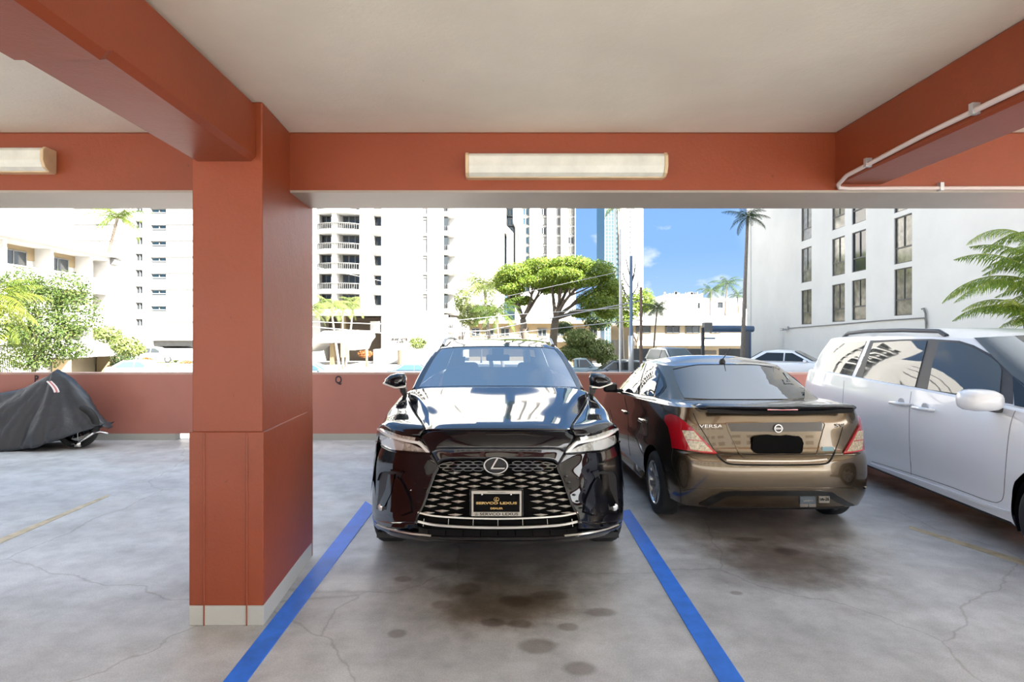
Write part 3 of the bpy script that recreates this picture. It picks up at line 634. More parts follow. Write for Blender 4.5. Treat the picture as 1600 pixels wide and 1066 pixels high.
# ---- grey boundary walls of the upper lot
m = MB(); D = 50; m.box(px(990,0,D).x, px(1096,0,D).x, D, D+.3, -.6, px(0,545,D).z); m.box(px(1125,0,D).x, px(1200,0,D).x, D, D+.3, -.6, px(0,545,D).z); struct(m.build('wall_lot', 'shadeg'))
m = MB(); m.box(px(1005,0,66).x, px(1200,0,66).x, 66, 66.3, GZ, -.6); struct(m.build('wall_lower_lot', 'lot'))
# ---- white low walls on the left lot
m = MB(); D = 60; m.box(px(195,0,D).x, px(330,0,D).x, D, D+.3, GZ, px(0,548,D).z); struct(m.build('wall_left_lot', 'white'))
# ---- bus shelter canopy
D = 42.0; bs = empty('steel_shelter', (0,0,0), 0, 'grey blue steel shelter with tubular roof before the low beige building', 'shelter')
mw = MB(); mw.tube([px(1108,513,D), px(1177,514,D)], .22, 14); mw.box(px(1112,0,D).x, px(1176,0,D).x, D-.1, D+1.8, px(0,519,D).z, px(0,517,D).z); mw.build('roof_beam', 'bluepole', bs, True, auto=40)
mw = MB(); mw.box(px(1099,0,D).x, px(1111,0,D).x, D-.3, D+.3, px(0,518,D).z, px(0,504,D).z); mw.build('sign_box', 'framew', bs)
for x, w, k in ((1098,2,'darkmetal'),(1164,5,'framew'),(1171,1.6,'bluepole')):
    mw = MB(); mw.box(px(x-w,0,D).x, px(x+w,0,D).x, D-.12, D+.12, -.45, px(0,512,D).z); mw.build('post', k, bs)
mw = MB(); mw.box(px(1100,0,D).x, px(1121,0,D).x, D+.4, D+.5, px(0,530,D).z, px(0,527.5,D).z); mw.build('blue_band', mat('blue sign band', (.06,.25,.55), .5), bs)
# ---- buildings out of frame: one mirrored in the minivan, one added to bounce sunlight
bL = empty('neighbour_tower', (0,0,0), 0, 'white balconied tower to the left of the deck, seen mirrored in the minivan windows', 'building')
fr = Fr((-58, 5, 0), (0, 1)); fr.n = Vector((1,0,0))
mw = MB(); hl = []
for k in range(11):
    for j in range(4): hl.append((2+j*7, 7+j*7, .6+k*2.9, 2.6+k*2.9))
wall(fr, mw, 0, 29, GZ, 34, hl, 1.4, 10)
for k in range(11): fr.box(mw, 0, 29, -.1+k*2.9, .5+k*2.9, 0, 1.0)
mw.build('walls', 'white', bL)
mw = MB()
for h in hl: fr.box(mw, h[0]+.3, h[1]-.3, h[2], h[3], -1.38, -1.3)
mw.build('window', 'darkwin', bL)['kind'] = 'stuff'
bB = empty('rear_building', (0,0,0), 0, 'unseen low white building behind the camera, added to bounce sunlight inside', 'building')
fr = Fr((40, -46, 0), (-1, 0)); fr.n = Vector((0,1,0))
mw = MB(); hl = [(4+j*6, 7.5+j*6, 1+k*3, 2.6+k*3) for j in range(12) for k in range(3)]
wall(fr, mw, 0, 80, GZ, 11, hl, .3, 8); mw.build('walls', 'white2', bB)
mw = MB()
for h in hl: fr.box(mw, *h[:4], -.28, -.2)
mw.build('window', 'darkwin', bB)['kind'] = 'stuff'
# ---------------------------------------------------------------- trees, palms, poles, wires
def leaf_cloud(blobs, n, size, rnd, tone_up=True, flat=.5):
    """leaves scattered near the surface of a set of ellipsoids; blobs: (centre, radii)"""
    m = MB(); m.tone = []
    tot = sum(b[1][0]*b[1][1]+b[1][0]*b[1][2] for b in blobs)
    for c, r in blobs:
        k = int(n*(r[0]*r[1]+r[0]*r[2])/tot); c = Vector(c)
        for _ in range(k):
            d = Vector((rnd.gauss(0,1), rnd.gauss(0,1), rnd.gauss(0,1))).normalized(); q = rnd.uniform(.55, 1.05)
            p = c+Vector((d.x*r[0], d.y*r[1], d.z*r[2]))*q
            nn = (d+Vector((rnd.uniform(-1,1), rnd.uniform(-1,1), rnd.uniform(-.3,1.2)))*flat*1.6).normalized()
            a = nn.cross(Vector((rnd.uniform(-1,1), rnd.uniform(-1,1), rnd.uniform(-1,1)))).normalized(); b = nn.cross(a)
            s = size*rnd.uniform(.6, 1.3); o = len(m.v)
            m.v += [tuple(p-a*s), tuple(p+b*s*.42+nn*s*.12), tuple(p+a*s), tuple(p-b*s*.42+nn*s*.12)]
            m.f.append((o, o+1, o+2, o+3)); m.m.append(0)
            t = min(1, max(0, rnd.gauss(.5, .22))); m.tone += [t]*4
    return m
def branch_tube(m, p0, p1, r0, r1, rnd, bend=.1, n=6):
    p0, p1 = Vector(p0), Vector(p1); L = (p1-p0).length
    w = Vector((rnd.uniform(-1,1), rnd.uniform(-1,1), rnd.uniform(-.3,.6)))*L*bend; pts = []
    for i in range(n+1):
        t = i/n; pts.append(p0.lerp(p1, t)+w*math.sin(math.pi*t))
    m.tube(pts, [r0+(r1-r0)*i/n for i in range(n+1)], 7); return pts
def tree(name, base, blobs, leafm, n, size, trunk_r, label, seed=1, barkm='trunk', forks=None, cat='tree', group=None, flat=.5):
    rnd = random.Random(seed); base = Vector(base)
    t = empty(name, base, 0, label, cat, group)
    L = leaf_cloud([(Vector(c)-base, r) for c, r in blobs], n, size, rnd, flat=flat); L.build('crown', leafm, t)
    if trunk_r:
        m = MB(); cs = [Vector(c)-base for c, r in blobs]; mean = sum(cs, Vector())/len(cs)
        fz = Vector((mean.x*.3, mean.y*.3, mean.z*.42))
        if forks: fz = Vector(forks)-base
        branch_tube(m, (0,0,0), fz, trunk_r, trunk_r*.72, rnd, .03)
        for c in cs: 
            pts = branch_tube(m, fz, c, trunk_r*.5, trunk_r*.1, rnd, .1)
            for _ in range(2): branch_tube(m, pts[rnd.randint(2,4)], c+Vector((rnd.uniform(-1,1)*blobs[0][1][0]*.6, rnd.uniform(-1,1)*.6, rnd.uniform(-.2,.6)*blobs[0][1][2])), trunk_r*.2, trunk_r*.05, rnd, .12, 4)
        m.build('trunk', barkm, t, True)
    return t
def frond_mesh(m, base, az, elev, L, droop, rnd, w=.5, leaf=.05, nl=26, lift=.25):
    """one feather leaf: arching midrib with narrow drooping leaflets on both sides"""
    d = Vector((math.cos(az), math.sin(az), 0)); pts = []; n = 12
    for i in range(n+1):
        t = i/n; e = elev-droop*t*t*1.2; 
        pts.append(Vector(base) if i == 0 else pts[-1]+(d*math.cos(elev-droop*t)+Vector((0,0,1))*math.sin(elev-droop*t))*(L/n))
    o = len(m.v); m.tube(pts, [max(.004, .018*L*(1-i/n)*.5+.004) for i in range(n+1)], 4); k = len(m.v)-o; m.tone += [.75]*k
    side = d.cross(Vector((0,0,1)))
    base_t = rnd.uniform(.2, .75)
    for i in range(nl):
        t = .12+.88*(i+.5)/nl; f = t*n; j = min(n-1, int(f)); p = pts[j].lerp(pts[j+1], f-j); tan = (pts[j+1]-pts[j]).normalized()
        ll = w*math.sin(math.pi*min(1, .15+t*.85))**.7*L*.5
        for sg in (1, -1):
            dr = (side*sg+tan*.55+Vector((0,0,rnd.uniform(-.5,.1)-.35))).normalized()
            q = p+dr*ll*.55; e = q+(dr+Vector((0,0,-.7))).normalized()*ll*.5
            wd = tan*leaf*L*.22; o = len(m.v)
            m.v += [tuple(p-wd*.5), tuple(p+wd*.5), tuple(q+wd*.55), tuple(q-wd*.55), tuple(e)]
            m.f += [(o,o+1,o+2,o+3), (o+3,o+2,o+4)]; m.m += [0,0]; tt = min(1, max(0, base_t+rnd.uniform(-.2,.2))); m.tone += [tt]*5
def palm(base, top, n, L, label, seed=1, tr=.13, mt='frond', w=.5, cat='palm tree', group=None, nl=24, up=1.0, name='palm_tree', trunkm='palmtrunk', bend=.05, leaf=.07, azr=None):
    rnd = random.Random(seed); base, top = Vector(base), Vector(top)
    t = empty(name, base, 0, label, cat, group)
    m = MB(); pts = []; w0 = Vector((rnd.uniform(-1,1), 0, 0))*(top-base).length*bend
    for i in range(11): s = i/10; pts.append((top-base)*s+w0*math.sin(math.pi*s))
    m.tube(pts, [tr*(1.25-.5*i/10) for i in range(11)], 9); m.build('trunk', trunkm, t, True)
    c = MB(); c.tone = []
    for i in range(n):
        az = 2*math.pi*(i*.618034)+rnd.uniform(-.2,.2)
        if azr: az = azr[0]+(azr[1]-azr[0])*(i+.5)/n+rnd.uniform(-.1,.1)
        el = up*(1.25-1.5*(i/n))+rnd.uniform(-.12,.12)
        frond_mesh(c, top-base, az, el, L*rnd.uniform(.85,1.1), rnd.uniform(1.1,1.7), rnd, w, leaf, nl)
    c.build('fronds', mt, t)
    return t
g = lambda x, y, D: px(x, y, D)
gz = lambda x, D, z=GZ: Vector(((x-VX)*D/F, D, z))
def R(D, pxr): return pxr*D/F
# leafy tree at left
D = 30
bl = [((g(62,470,D)), (R(D,42), 1.2, R(D,34))), (g(100,452,D+.5), (R(D,40), 1.3, R(D,30))), (g(120,490,D), (R(D,38), 1.2, R(D,36))), (g(75,520,D-.5), (R(D,56), 1.3, R(D,34))), (g(30,440,D+1), (R(D,34), 1.1, R(D,24))),
      (g(112,548,D), (R(D,26), .9, R(D,15))), (g(50,560,D-.3), (R(D,44), 1.1, R(D,20))), (g(20,505,D), (R(D,40), 1.1, R(D,40)))]
tree('broadleaf_tree', gz(45, D), bl, 'leaf', 15000, .085, .16, 'leafy bright green tree behind the parapet at left, in front of the walk-up apartments', 11)
# shrubs by the left lot
D = 41
tree('hedge', gz(180, D), [(g(168,522,D), (R(D,20),1,R(D,13))), (g(195,538,D), (R(D,22),1,R(D,14))), (g(205,545,D), (R(D,20),1,R(D,12)))], 'leafpale', 2600, .14, .05, 'light green climbing shrub on the wall right of the leafy tree', 12, cat='shrub')
D = 44
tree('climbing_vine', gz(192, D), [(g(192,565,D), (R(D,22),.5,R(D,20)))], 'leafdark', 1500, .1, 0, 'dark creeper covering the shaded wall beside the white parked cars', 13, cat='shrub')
palm(gz(262, 46), g(262,572,46), 14, 1.25, 'small spiky light green palm beside the white cars at left', 5, .1, 'leafpale', .35, 'shrub', nl=12, name='spiky_palm')
D = 50
for i, (x, y, lab) in enumerate(((229,563,'red foliage plant behind the white cars, left of the spiky palm'), (291,568,'red foliage plant close to the column, right of the spiky palm'))):
    tree('red_shrub', gz(x, D), [(g(x,y,D), (R(D,10),.5,R(D,5)))], 'bromeliad', 420, .10, 0, lab, 20+i, cat='shrub')
# near palm fronds at far left
palm(gz(-30, 21), g(-30,478,21), 26, 2.4, 'palm with yellow green arching fronds at the far left edge of the picture', 3, .14, 'frondy', .55, nl=34, leaf=.05)
palm(gz(-50, 16), g(-62,570,16), 24, 2.2, 'lower yellow palm clump at the bottom left corner of the opening', 31, .14, 'frondy', .55, nl=34, leaf=.05)
# palm by the tower top left
palm(gz(140, 55), g(184,340,55), 24, 3.3, 'tall coconut palm in front of the left white tower, crown near the ceiling beam', 8, .16, 'frond', .5, trunkm='trunk')
# palm group before balcony tower entrance
D = 62
for i, (xb, xt, yt) in enumerate(((531, 517, 480), (536, 536, 478), (540, 552, 476))):
    palm(gz(xb, D-4+4*i), g(xt, yt, D-4+4*i), 20, 2.4, ['left','middle','right'][i]+'most of the three thin palms before the arched entrance canopy' if i != 1 else 'middle one of the three thin palms before the arched entrance canopy', 40+i, .12, 'leafpale', .5, group='thin palms at the tower entrance', bend=.03)
palm(gz(470, 52), g(486,484,52), 20, 2.2, 'palm half hidden by the column, left of the entrance canopy', 45, .12, 'leafpale', .5)
# orange planting and shrub on tower wall
D = 71
tree('orange_shrub', gz(570, D), [(g(571,553,D), (R(D,11),.7,R(D,6)))], 'bromeliad', 700, .13, 0, 'orange foliage shrub on the white wall beside the entrance canopy', 22, cat='shrub')
tree('planter_shrub', gz(652, D), [(g(653,536,D), (R(D,15),.9,R(D,10)))], 'leafpale', 1200, .14, 0, 'bright green shrub on the white wall above the round planter drum', 23, cat='shrub')
# fluffy palm and its neighbours
palm(gz(768, 66), g(757,450,66), 34, 4.4, 'large feathery palm left of the spreading rain tree', 50, .2, 'leafpale', .5)
palm(gz(789, 52), g(776,488,52), 22, 3.0, 'shorter leaning palm under the feathery palm', 51, .13, 'frond', .5)
D = 70
tree('understory_tree', gz(720, D), [(g(722,470,D), (R(D,14),1.4,R(D,20))), (g(735,492,D), (R(D,20),1.4,R(D,20)))], 'leafpale', 2600, .16, .16, 'pale green small tree between the balcony tower and the feathery palm', 52)
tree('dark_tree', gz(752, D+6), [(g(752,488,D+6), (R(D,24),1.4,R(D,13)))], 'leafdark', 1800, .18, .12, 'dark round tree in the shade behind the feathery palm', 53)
# rain tree
D = 60
rb = [(g(805,428,D), (R(D,30),3,R(D,16))), (g(845,417,D+1), (R(D,36),3.4,R(D,14))), (g(890,414,D), (R(D,38),3.4,R(D,13))), (g(930,425,D), (R(D,32),3,R(D,18))), (g(950,450,D), (R(D,24),2.4,R(D,20))),
      (g(800,452,D-1), (R(D,22),2,R(D,10))), (g(838,440,D-2), (R(D,30),2,R(D,9))), (g(900,440,D-2), (R(D,34),2,R(D,10))), (g(875,428,D-3), (R(D,34),2,R(D,10))), (g(930,470,D-1), (R(D,28),2.4,R(D,18))), (g(955,462,D+1), (R(D,22),2,R(D,24))), (g(790,440,D), (R(D,20),2,R(D,16))), (g(862,448,D+2), (R(D,34),2.2,R(D,13))), (g(812,470,D+1), (R(D,24),2,R(D,8))), (g(950,486,D), (R(D,20),2,R(D,12))), (g(905,490,D+2), (R(D,18),2,R(D,7)))]
t = tree('rain_tree', gz(850, D), rb, 'leafpod', 46000, .14, 0, 'broad umbrella shaped rain tree with bright yellow green crown in the centre background', 60, flat=.7)
rnd = random.Random(61); m = MB(); b0 = Vector(gz(850, D))
for xb, r0, targets in ((825, .42, [(805,440),(790,450),(830,425),(850,432)]), (862, .50, [(880,430),(905,425),(945,450),(930,430),(860,428),(960,470)])):
    p0 = gz(xb, D)-b0; fk = g(xb-(8 if xb < 850 else -6), 498, D)-b0; branch_tube(m, p0, fk, r0, r0*.8, rnd, .02)
    for (tx, ty) in targets:
        pts = branch_tube(m, fk, g(tx, ty, D+rnd.uniform(-1.5,1.5))-b0, r0*.5, r0*.12, rnd, .10, 8)
        for _ in range(4): j = rnd.randint(3, 6); branch_tube(m, pts[j], g(tx+rnd.uniform(-22,22), ty+rnd.uniform(-10,8), D+rnd.uniform(-2,2))-b0, r0*.2, r0*.05, rnd, .12, 5)
m.build('trunk', 'trunk', t, True)
# shrub mass below, hedge tree to its right
D = 56
tree('flowering_shrub', gz(915, D), [(g(905,528,D), (R(D,26),1.6,R(D,14))), (g(930,545,D), (R(D,30),1.4,R(D,16))), (g(895,552,D), (R(D,22),1.2,R(D,14))), (g(950,562,D), (R(D,18),1,R(D,10)))], 'leafpale', 12000, .13, 0, 'large pale flowering shrub in front of the rain tree, above the parked blue truck', 62, cat='shrub')
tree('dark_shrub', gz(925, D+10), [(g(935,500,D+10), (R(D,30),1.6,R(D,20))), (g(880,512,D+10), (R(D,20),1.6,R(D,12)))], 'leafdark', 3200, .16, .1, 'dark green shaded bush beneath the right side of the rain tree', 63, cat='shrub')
D = 66.5
tree('round_tree', gz(998, D), [(g(985,478,D), (R(D,18),2,R(D,24))), (g(1006,470,D), (R(D,16),2,R(D,20))), (g(975,500,D), (R(D,14),1.6,R(D,14)))], 'leafpod', 4600, .15, .2, 'bright green rounded tree behind the two poles', 64)
palm(gz(1020, 60), g(1027,482,60), 26, 2.0, 'dark green palm with drooping fronds in front of the low beige building', 65, .1, 'leafdark', .55, trunkm='trunk')
palm(gz(1118, 100), g(1111,455,100), 16, 3.1, 'left one of the two small palms against the sky above the white low block', 66, .14, 'leafdark', .5, trunkm='trunk')
palm(gz(1141, 104), g(1136,444,104), 16, 3.4, 'right and taller one of the two small palms against the sky', 67, .14, 'leafdark', .5, trunkm='trunk')
palm(gz(1153, 108), g(1152,462,108), 12, 2.6, 'small palm right behind the two palms against the sky', 68, .14, 'leafdark', .5, trunkm='trunk')
tree('far_tree', gz(1174, 80), [(g(1174,470,80), (R(80,9),1.2,R(80,16)))], 'leafdark', 1500, .2, .1, 'dark tree in the gap at the corner of the white apartment block', 69)
palm(gz(1158, 40), g(1168,340,40), 18, 1.75, 'tall slender coconut palm beside the left edge of the white apartment block', 70, .13, 'leafdark', .5, bend=.0)
palm(gz(974, 56), g(965,322,56), 13, 2.0, 'tall palm with slim pale trunk in front of the slim glass tower', 71, .13, 'frond', .5, bend=.0)
# clump palm at right edge
rnd = random.Random(5); ar = empty('areca_palm', gz(1640, 15), 0, 'bushy areca palm at the right edge above the white minivan', 'palm tree')
c = MB(); c.tone = []
for i in range(58):
    q = g(1632+rnd.uniform(-28,60), 465+rnd.uniform(-105,55), 15+rnd.uniform(-.6,.6))-ar.location
    frond_mesh(c, q, rnd.choice([math.pi+rnd.uniform(-.9,.9), rnd.uniform(0,6.28)]), rnd.uniform(.5,1.3), rnd.uniform(1.6,2.2), rnd.uniform(1.2,1.9), rnd, .46, .06, 38)
c.build('fronds', 'arecafrond', ar)
m = MB()
for i in range(9): x = rnd.uniform(-.8,.9); m.tube([(x*.3, rnd.uniform(-.3,.3), 0), (x*.7, 0, 2), (x, 0, g(0,480,15).z+1.9)], .035, 6)
m.build('canes', 'frond', ar, True)
# poles
def pole(x, yt, D, r, mk, label, name='utility_pole', z0=GZ):
    t = empty(name, gz(x, D, z0), 0, label, 'pole'); m = MB(); h = g(x, yt, D).z-z0; m.tube([(0,0,0),(0,0,h)], [r, r*.8], 12); m.build('shaft', mk, t, True, auto=50); return t, h
t, h = pole(986, 400, 34, .115, 'bluepole', 'slate blue metal pole with cable gear on top, left one of the two poles')
m = MB(); rnd = random.Random(9)
for i in range(9):
    a = rnd.uniform(-.5,.5); m.tube([(a*.2,0,h-3.0+i*.22), (a*.9,rnd.uniform(-.2,.2),h-2.6+i*.24), (a*1.1,0,h-2.3+i*.26)], .035, 5)
m.build('cable_gear', 'darkmetal', t, True)
m = MB(); m.tube([(0,0,h-3.2),(0,0,h-.2)], .05, 8); m.build('riser', 'framew', t, True)
m = MB(); m.tube([(0,0,1.35),(0,0,3.6)], .16, 10); m.build('lower_sleeve', 'steel', t, True)
pole(1001.5, 449, 40, .12, 'wood', 'dark wooden pole, right one of the two poles')
pole(969, 330, 42, .09, 'steel', 'thin pale steel post left of the blue pole', 'steel_post')
# street lamp with white globes by the entrance
t = empty('globe_lamp', gz(573, 66), 0, 'lamp post with two white globes beside the orange shrub', 'lamp')
m = MB(); m.tube([(0,0,0),(0,0,g(573,537,66).z-GZ)], .14, 8); m.build('post', 'creamw', t, True)
for dx in (-4.5, 4.5):
    m = MB(); q = g(573+dx, 530, 66)-t.location; m.lathe([(.001,.33),(.2,.26),(.33,0),(.2,-.26),(.001,-.33)], q, 'z', 14); m.build('globe', 'white', t, True)
# overhead wires
M['wire'] = mat('overhead cable', (.30,.30,.30), .6)
for i, (pts, r, lab) in enumerate((([(400,500,40),(489,511,44),(610,522,50),(760,517,50),(1001.5,470,40)], .045, 'overhead cable sagging across the entrance canopy and rain tree'),
    ([(400,492,44),(489,503,46),(640,508,50),(800,492,48),(986,480,34)], .028, 'thin overhead cable just above the sagging one'), ([(640,500,52),(760,525,50),(900,510,46),(1001.5,500,40)], .035, 'overhead cable passing in front of the rain tree trunks'),
    ([(480,415,52),(600,440,55),(760,470,52),(990,420,34)], .02, 'highest thin cable running to the blue pole'))):
    m = MB(); P = []; q = [g(*p) for p in pts]
    for a, b in zip(q[:-1], q[1:]):
        for k in range(6): P.append(a.lerp(b, k/6))
    m.tube(P+[q[-1]], r, 5); tag(m.build('overhead_cable', 'wire', None, True), lab, 'cable')
# ---------------------------------------------------------------- toolkit for curved car bodies
from mathutils.geometry import tessellate_polygon
M['glassclear'] = glass('windshield glass', (.36,.39,.40), 1.55, 0.0, .36)
M['glassdark'] = glass('tinted glass', (.05,.055,.06), 1.7, 0.0, .30)
M['glassside'] = glass('light side glass', (.55,.58,.57), 1.5, 0.0, .08)
M['blackpaint'] = mat('gloss black paint', (.005,.005,.008), .05, spec=.5, coat=.12, coatrough=.015)
M['bronzepaint'] = mat('bronze metallic paint', (.135,.10,.062), .22, metal=.85, spec=.6, coat=1.0, coatrough=.02)
M['whitepaint'] = mat('pearl white paint', (.84,.87,.93), .3, spec=.5, coat=.8, coatrough=.03)
M['blackplastic'] = mat('black plastic', (.012,.012,.013), .45)
M['glossblack'] = mat('piano black trim', (.004,.004,.005), .08, spec=.7)
M['greyplastic'] = mat('grey plastic', (.05,.05,.055), .5)
M['seam'] = mat('panel gap', (.004,.004,.004), .8)
M['seamgrey'] = mat('panel gap grey', (.16,.16,.18), .8)
M['rubber'] = mat('tyre rubber', (.018,.018,.018), .75)
M['alloy'] = mat('silver alloy', (.50,.51,.53), .25, metal=.85)
M['chrome'] = mat('chrome', (.75,.74,.72), .08, metal=1.0)
M['satin'] = mat('satin dark chrome', (.62,.60,.56), .38, metal=.65)
M['redlens'] = mat('red lamp lens', (.50,.008,.018), .08, spec=.8, coat=1.0)
M['clearlens'] = mat('clear lamp lens', (.62,.52,.36), .12, spec=.8, coat=1.0, noise=(60,.5))
M['whitelens'] = mat('frosted light guide', (.92,.92,.92), .3, coat=1.0)
M['lampinner'] = mat('headlamp bowl', (.62,.62,.58), .25, metal=.4, coat=1.0, noise=(40,.5))
M['lampglass'] = mat('projector lens', (.85,.88,.90), .12, metal=.3, coat=1.0)
M['seat'] = mat('dark seat cloth', (.03,.03,.032), .8)
M['seatgrey'] = mat('grey seat cloth', (.30,.30,.29), .8)
M['gold'] = mat('gold lettering', (.62,.42,.16), .35, metal=.4)
M['plateblack'] = mat('black plate', (.002,.002,.002), .7, spec=.1)
M['platecream'] = mat('silver plate frame', (.50,.47,.42), .35, metal=.4)

def cr1(p, t):      # Catmull-Rom through p at t in [0, len-1]
    n = len(p)-1; i = min(int(t), n-1); f = t-i
    a = p[i-1] if i > 0 else p[0]*2-p[1]; b, c = p[i], p[i+1]; d = p[i+2] if i+2 <= n else p[n]*2-p[n-1]
    return b+(c-a)*(.5*f)+(a*2-b*5+c*4-d)*(.5*f*f)+(b*3-a-c*3+d)*(.5*f*f*f)
class Pose:
    def __init__(s, X, Y, yaw=0.0): s.X, s.Y, s.c, s.s, s.yaw = X, Y, math.cos(yaw), math.sin(yaw), yaw      # yaw turns local +y towards +x
    def w(s, p): return Vector((s.X+p[0]*s.c+p[1]*s.s, s.Y-p[0]*s.s+p[1]*s.c, p[2]))
    def l(s, q): dx, dy = q[0]-s.X, q[1]-s.Y; return Vector((dx*s.c-dy*s.s, dx*s.s+dy*s.c, q[2]))
    def pj(s, p): q = s.w(p); k = F/q.y; return (VX+q.x*k, VY+(H-q.z)*k)
    def ray(s, x, y): o = s.l((0,0,H)); d = s.l(px(x, y, 1.0))-o; return o, d
    def at_y(s, x, y, ly): o, d = s.ray(x, y); return o+d*((ly-o.y)/d.y)
    def at_x(s, x, y, lx): o, d = s.ray(x, y); return o+d*((lx-o.x)/d.x)
class Surf:
    def __init__(s, rows, pose=None, nu=6, nv=6):
        rows = [[Vector(p) for p in r] for r in rows]
        R_, C_ = len(rows), len(rows[0]); s.nr = (R_-1)*nv+1; s.nc = (C_-1)*nu+1
        dense = []
        cols = [[cr1(r, j/nu) for j in range(s.nc)] for r in rows]
        for i in range(s.nr):
            dense.append([cr1([cols[k][j] for k in range(R_)], i/nv) for j in range(s.nc)])
        s.g = dense; s.pose = pose; s.pp = None
    def P(s, u, v):      # u across columns, v down rows, in dense index units
        u = min(max(u, 0), s.nc-1.001); v = min(max(v, 0), s.nr-1.001); i, j = int(v), int(u); a, b = v-i, u-j
        g = s.g; return (g[i][j]*(1-b)+g[i][j+1]*b)*(1-a)+(g[i+1][j]*(1-b)+g[i+1][j+1]*b)*a
    def nrm(s, u, v):
        e = .5; n = (s.P(u+e, v)-s.P(u-e, v)).cross(s.P(u, v+e)-s.P(u, v-e))
        return n.normalized() if n.length > 1e-9 else Vector((0,-1,0))
    def find(s, x, y):   # (u, v) whose picture position is (x, y)
        if s.pp is None: s.pp = [(s.pose.pj(s.g[i][j]), j, i) for i in range(s.nr) for j in range(s.nc)]; s.yy = {(i, j): s.pose.w(s.g[i][j]).y for i in range(s.nr) for j in range(s.nc)}
        dd = [((q[0][0]-x)**2+(q[0][1]-y)**2, q) for q in s.pp]; lim = (min(dd, key=lambda e: e[0])[0]**.5+7)**2
        near = min((s.yy[(q[2], q[1])] for d_, q in dd if d_ < lim))
        (_, (_, u, v)) = min(((d_, q) for d_, q in dd if d_ < lim and s.yy[(q[2], q[1])] < near+.45), key=lambda e: e[0]); u, v = float(u), float(v)
        for _ in range(6):
            p0 = s.pose.pj(s.P(u, v)); e = .25 
            uu = u+e if u+e < s.nc-1 else u-e; vv = v+e if v+e < s.nr-1 else v-e
            pu = s.pose.pj(s.P(uu, v)); pv = s.pose.pj(s.P(u, vv))
            a, b, c, d = (pu[0]-p0[0])/(uu-u), (pv[0]-p0[0])/(vv-v), (pu[1]-p0[1])/(uu-u), (pv[1]-p0[1])/(vv-v); det = a*d-b*c
            if abs(det) < 1e-6: break
            rx, ry = x-p0[0], y-p0[1]; du, dv = (rx*d-b*ry)/det, (a*ry-rx*c)/det
            u = min(max(u+max(-3,min(3,du)), 0), s.nc-1); v = min(max(v+max(-3,min(3,dv)), 0), s.nr-1)
        return u, v
    def mesh(s, m=None, mirror=False, arches=(), flip=False, mi=0, cut=None):
        m = m or MB(); o = len(m.v); ins = {}
        pts = [p.copy() for r in s.g for p in r]
        def inside(p): 
            for (yc, zc, Rr) in arches:
                if (p.y-yc)**2+(p.z-zc)**2 < Rr*Rr and abs(p.x) > .55: return (yc, zc, Rr)
        fl_ = [inside(p) for p in pts]; fs = []
        for i in range(s.nr-1):
            for j in range(s.nc-1):
                q = (i*s.nc+j, i*s.nc+j+1, (i+1)*s.nc+j+1, (i+1)*s.nc+j)
                if all(fl_[k] for k in q): continue
                if cut and cut(sum((pts[k] for k in q), Vector())/4): continue
                fs.append(q)
        used = {k for q in fs for k in q}
        for k in used:
            if fl_[k]:
                yc, zc, Rr = fl_[k]; d = Vector((0, pts[k].y-yc, pts[k].z-zc)); d = d.normalized() if d.length > 1e-6 else Vector((0,0,1)); pts[k] = Vector((pts[k].x, yc+d.y*Rr, zc+d.z*Rr))
        if mirror: pts = [Vector((-p.x, p.y, p.z)) for p in pts]
        if flip != mirror: fs = [q[::-1] for q in fs]
        idx = {k: n for n, k in enumerate(sorted(used))}
        m.add([pts[k] for k in sorted(used)], [tuple(idx[k] for k in q) for q in fs], mi)
        return m
def outward(pose, p, n):     # flip a normal so that it looks to the camera
    o = pose.l((0,0,H)); return n if n.dot(o-p) > 0 else -n
def decal(m, surf, poly, off=.003, step=None, mirror=False, th=None, back=.012, mi=0):
    """lay a picture-space polygon onto the surface as a raised skin of real thickness; returns the mesh builder"""
    xs = [p[0] for p in poly]; ys = [p[1] for p in poly]
    step = step or max(max(xs)-min(xs), max(ys)-min(ys))/7
    bm = bmesh.new(); vs = [bm.verts.new((x, y, 0)) for x, y in poly]; bm.faces.new(vs)
    for k, (lo, hi) in enumerate(((min(xs), max(xs)), (min(ys), max(ys)))):
        c = lo+step
        while c < hi-step*.2:
            n = (1,0,0) if k == 0 else (0,1,0); co = (c,0,0) if k == 0 else (0,c,0)
            bmesh.ops.bisect_plane(bm, geom=bm.verts[:]+bm.edges[:]+bm.faces[:], plane_co=co, plane_no=n); c += step
    bmesh.ops.remove_doubles(bm, verts=bm.verts[:], dist=.01)
    bm.verts.index_update(); pose = surf.pose; top = []; bot = []
    for v in bm.verts:
        u, w = surf.find(v.co.x, v.co.y); p = surf.P(u, w); n = outward(pose, p, surf.nrm(u, w)); top.append(p+n*off); bot.append(p-n*back)
    n0 = len(top); fs = []
    bfaces = [[v.index for v in f.verts] for f in bm.faces]
    bed = [(e.verts[0].index, e.verts[1].index) for e in bm.edges if len(e.link_faces) == 1]
    for f in bfaces: fs.append(tuple(f)); fs.append(tuple(i+n0 for i in f[::-1]))
    for a, b in bed: fs.append((a, b, b+n0, a+n0))
    bm.free(); pts = top+bot
    if mirror: pts = [Vector((-p.x, p.y, p.z)) for p in pts]
    m.add(pts, fs, mi); return m
def fixn(o):
    bm = bmesh.new(); bm.from_mesh(o.data); bmesh.ops.recalc_face_normals(bm, faces=bm.faces[:]); bm.to_mesh(o.data); bm.free(); return o
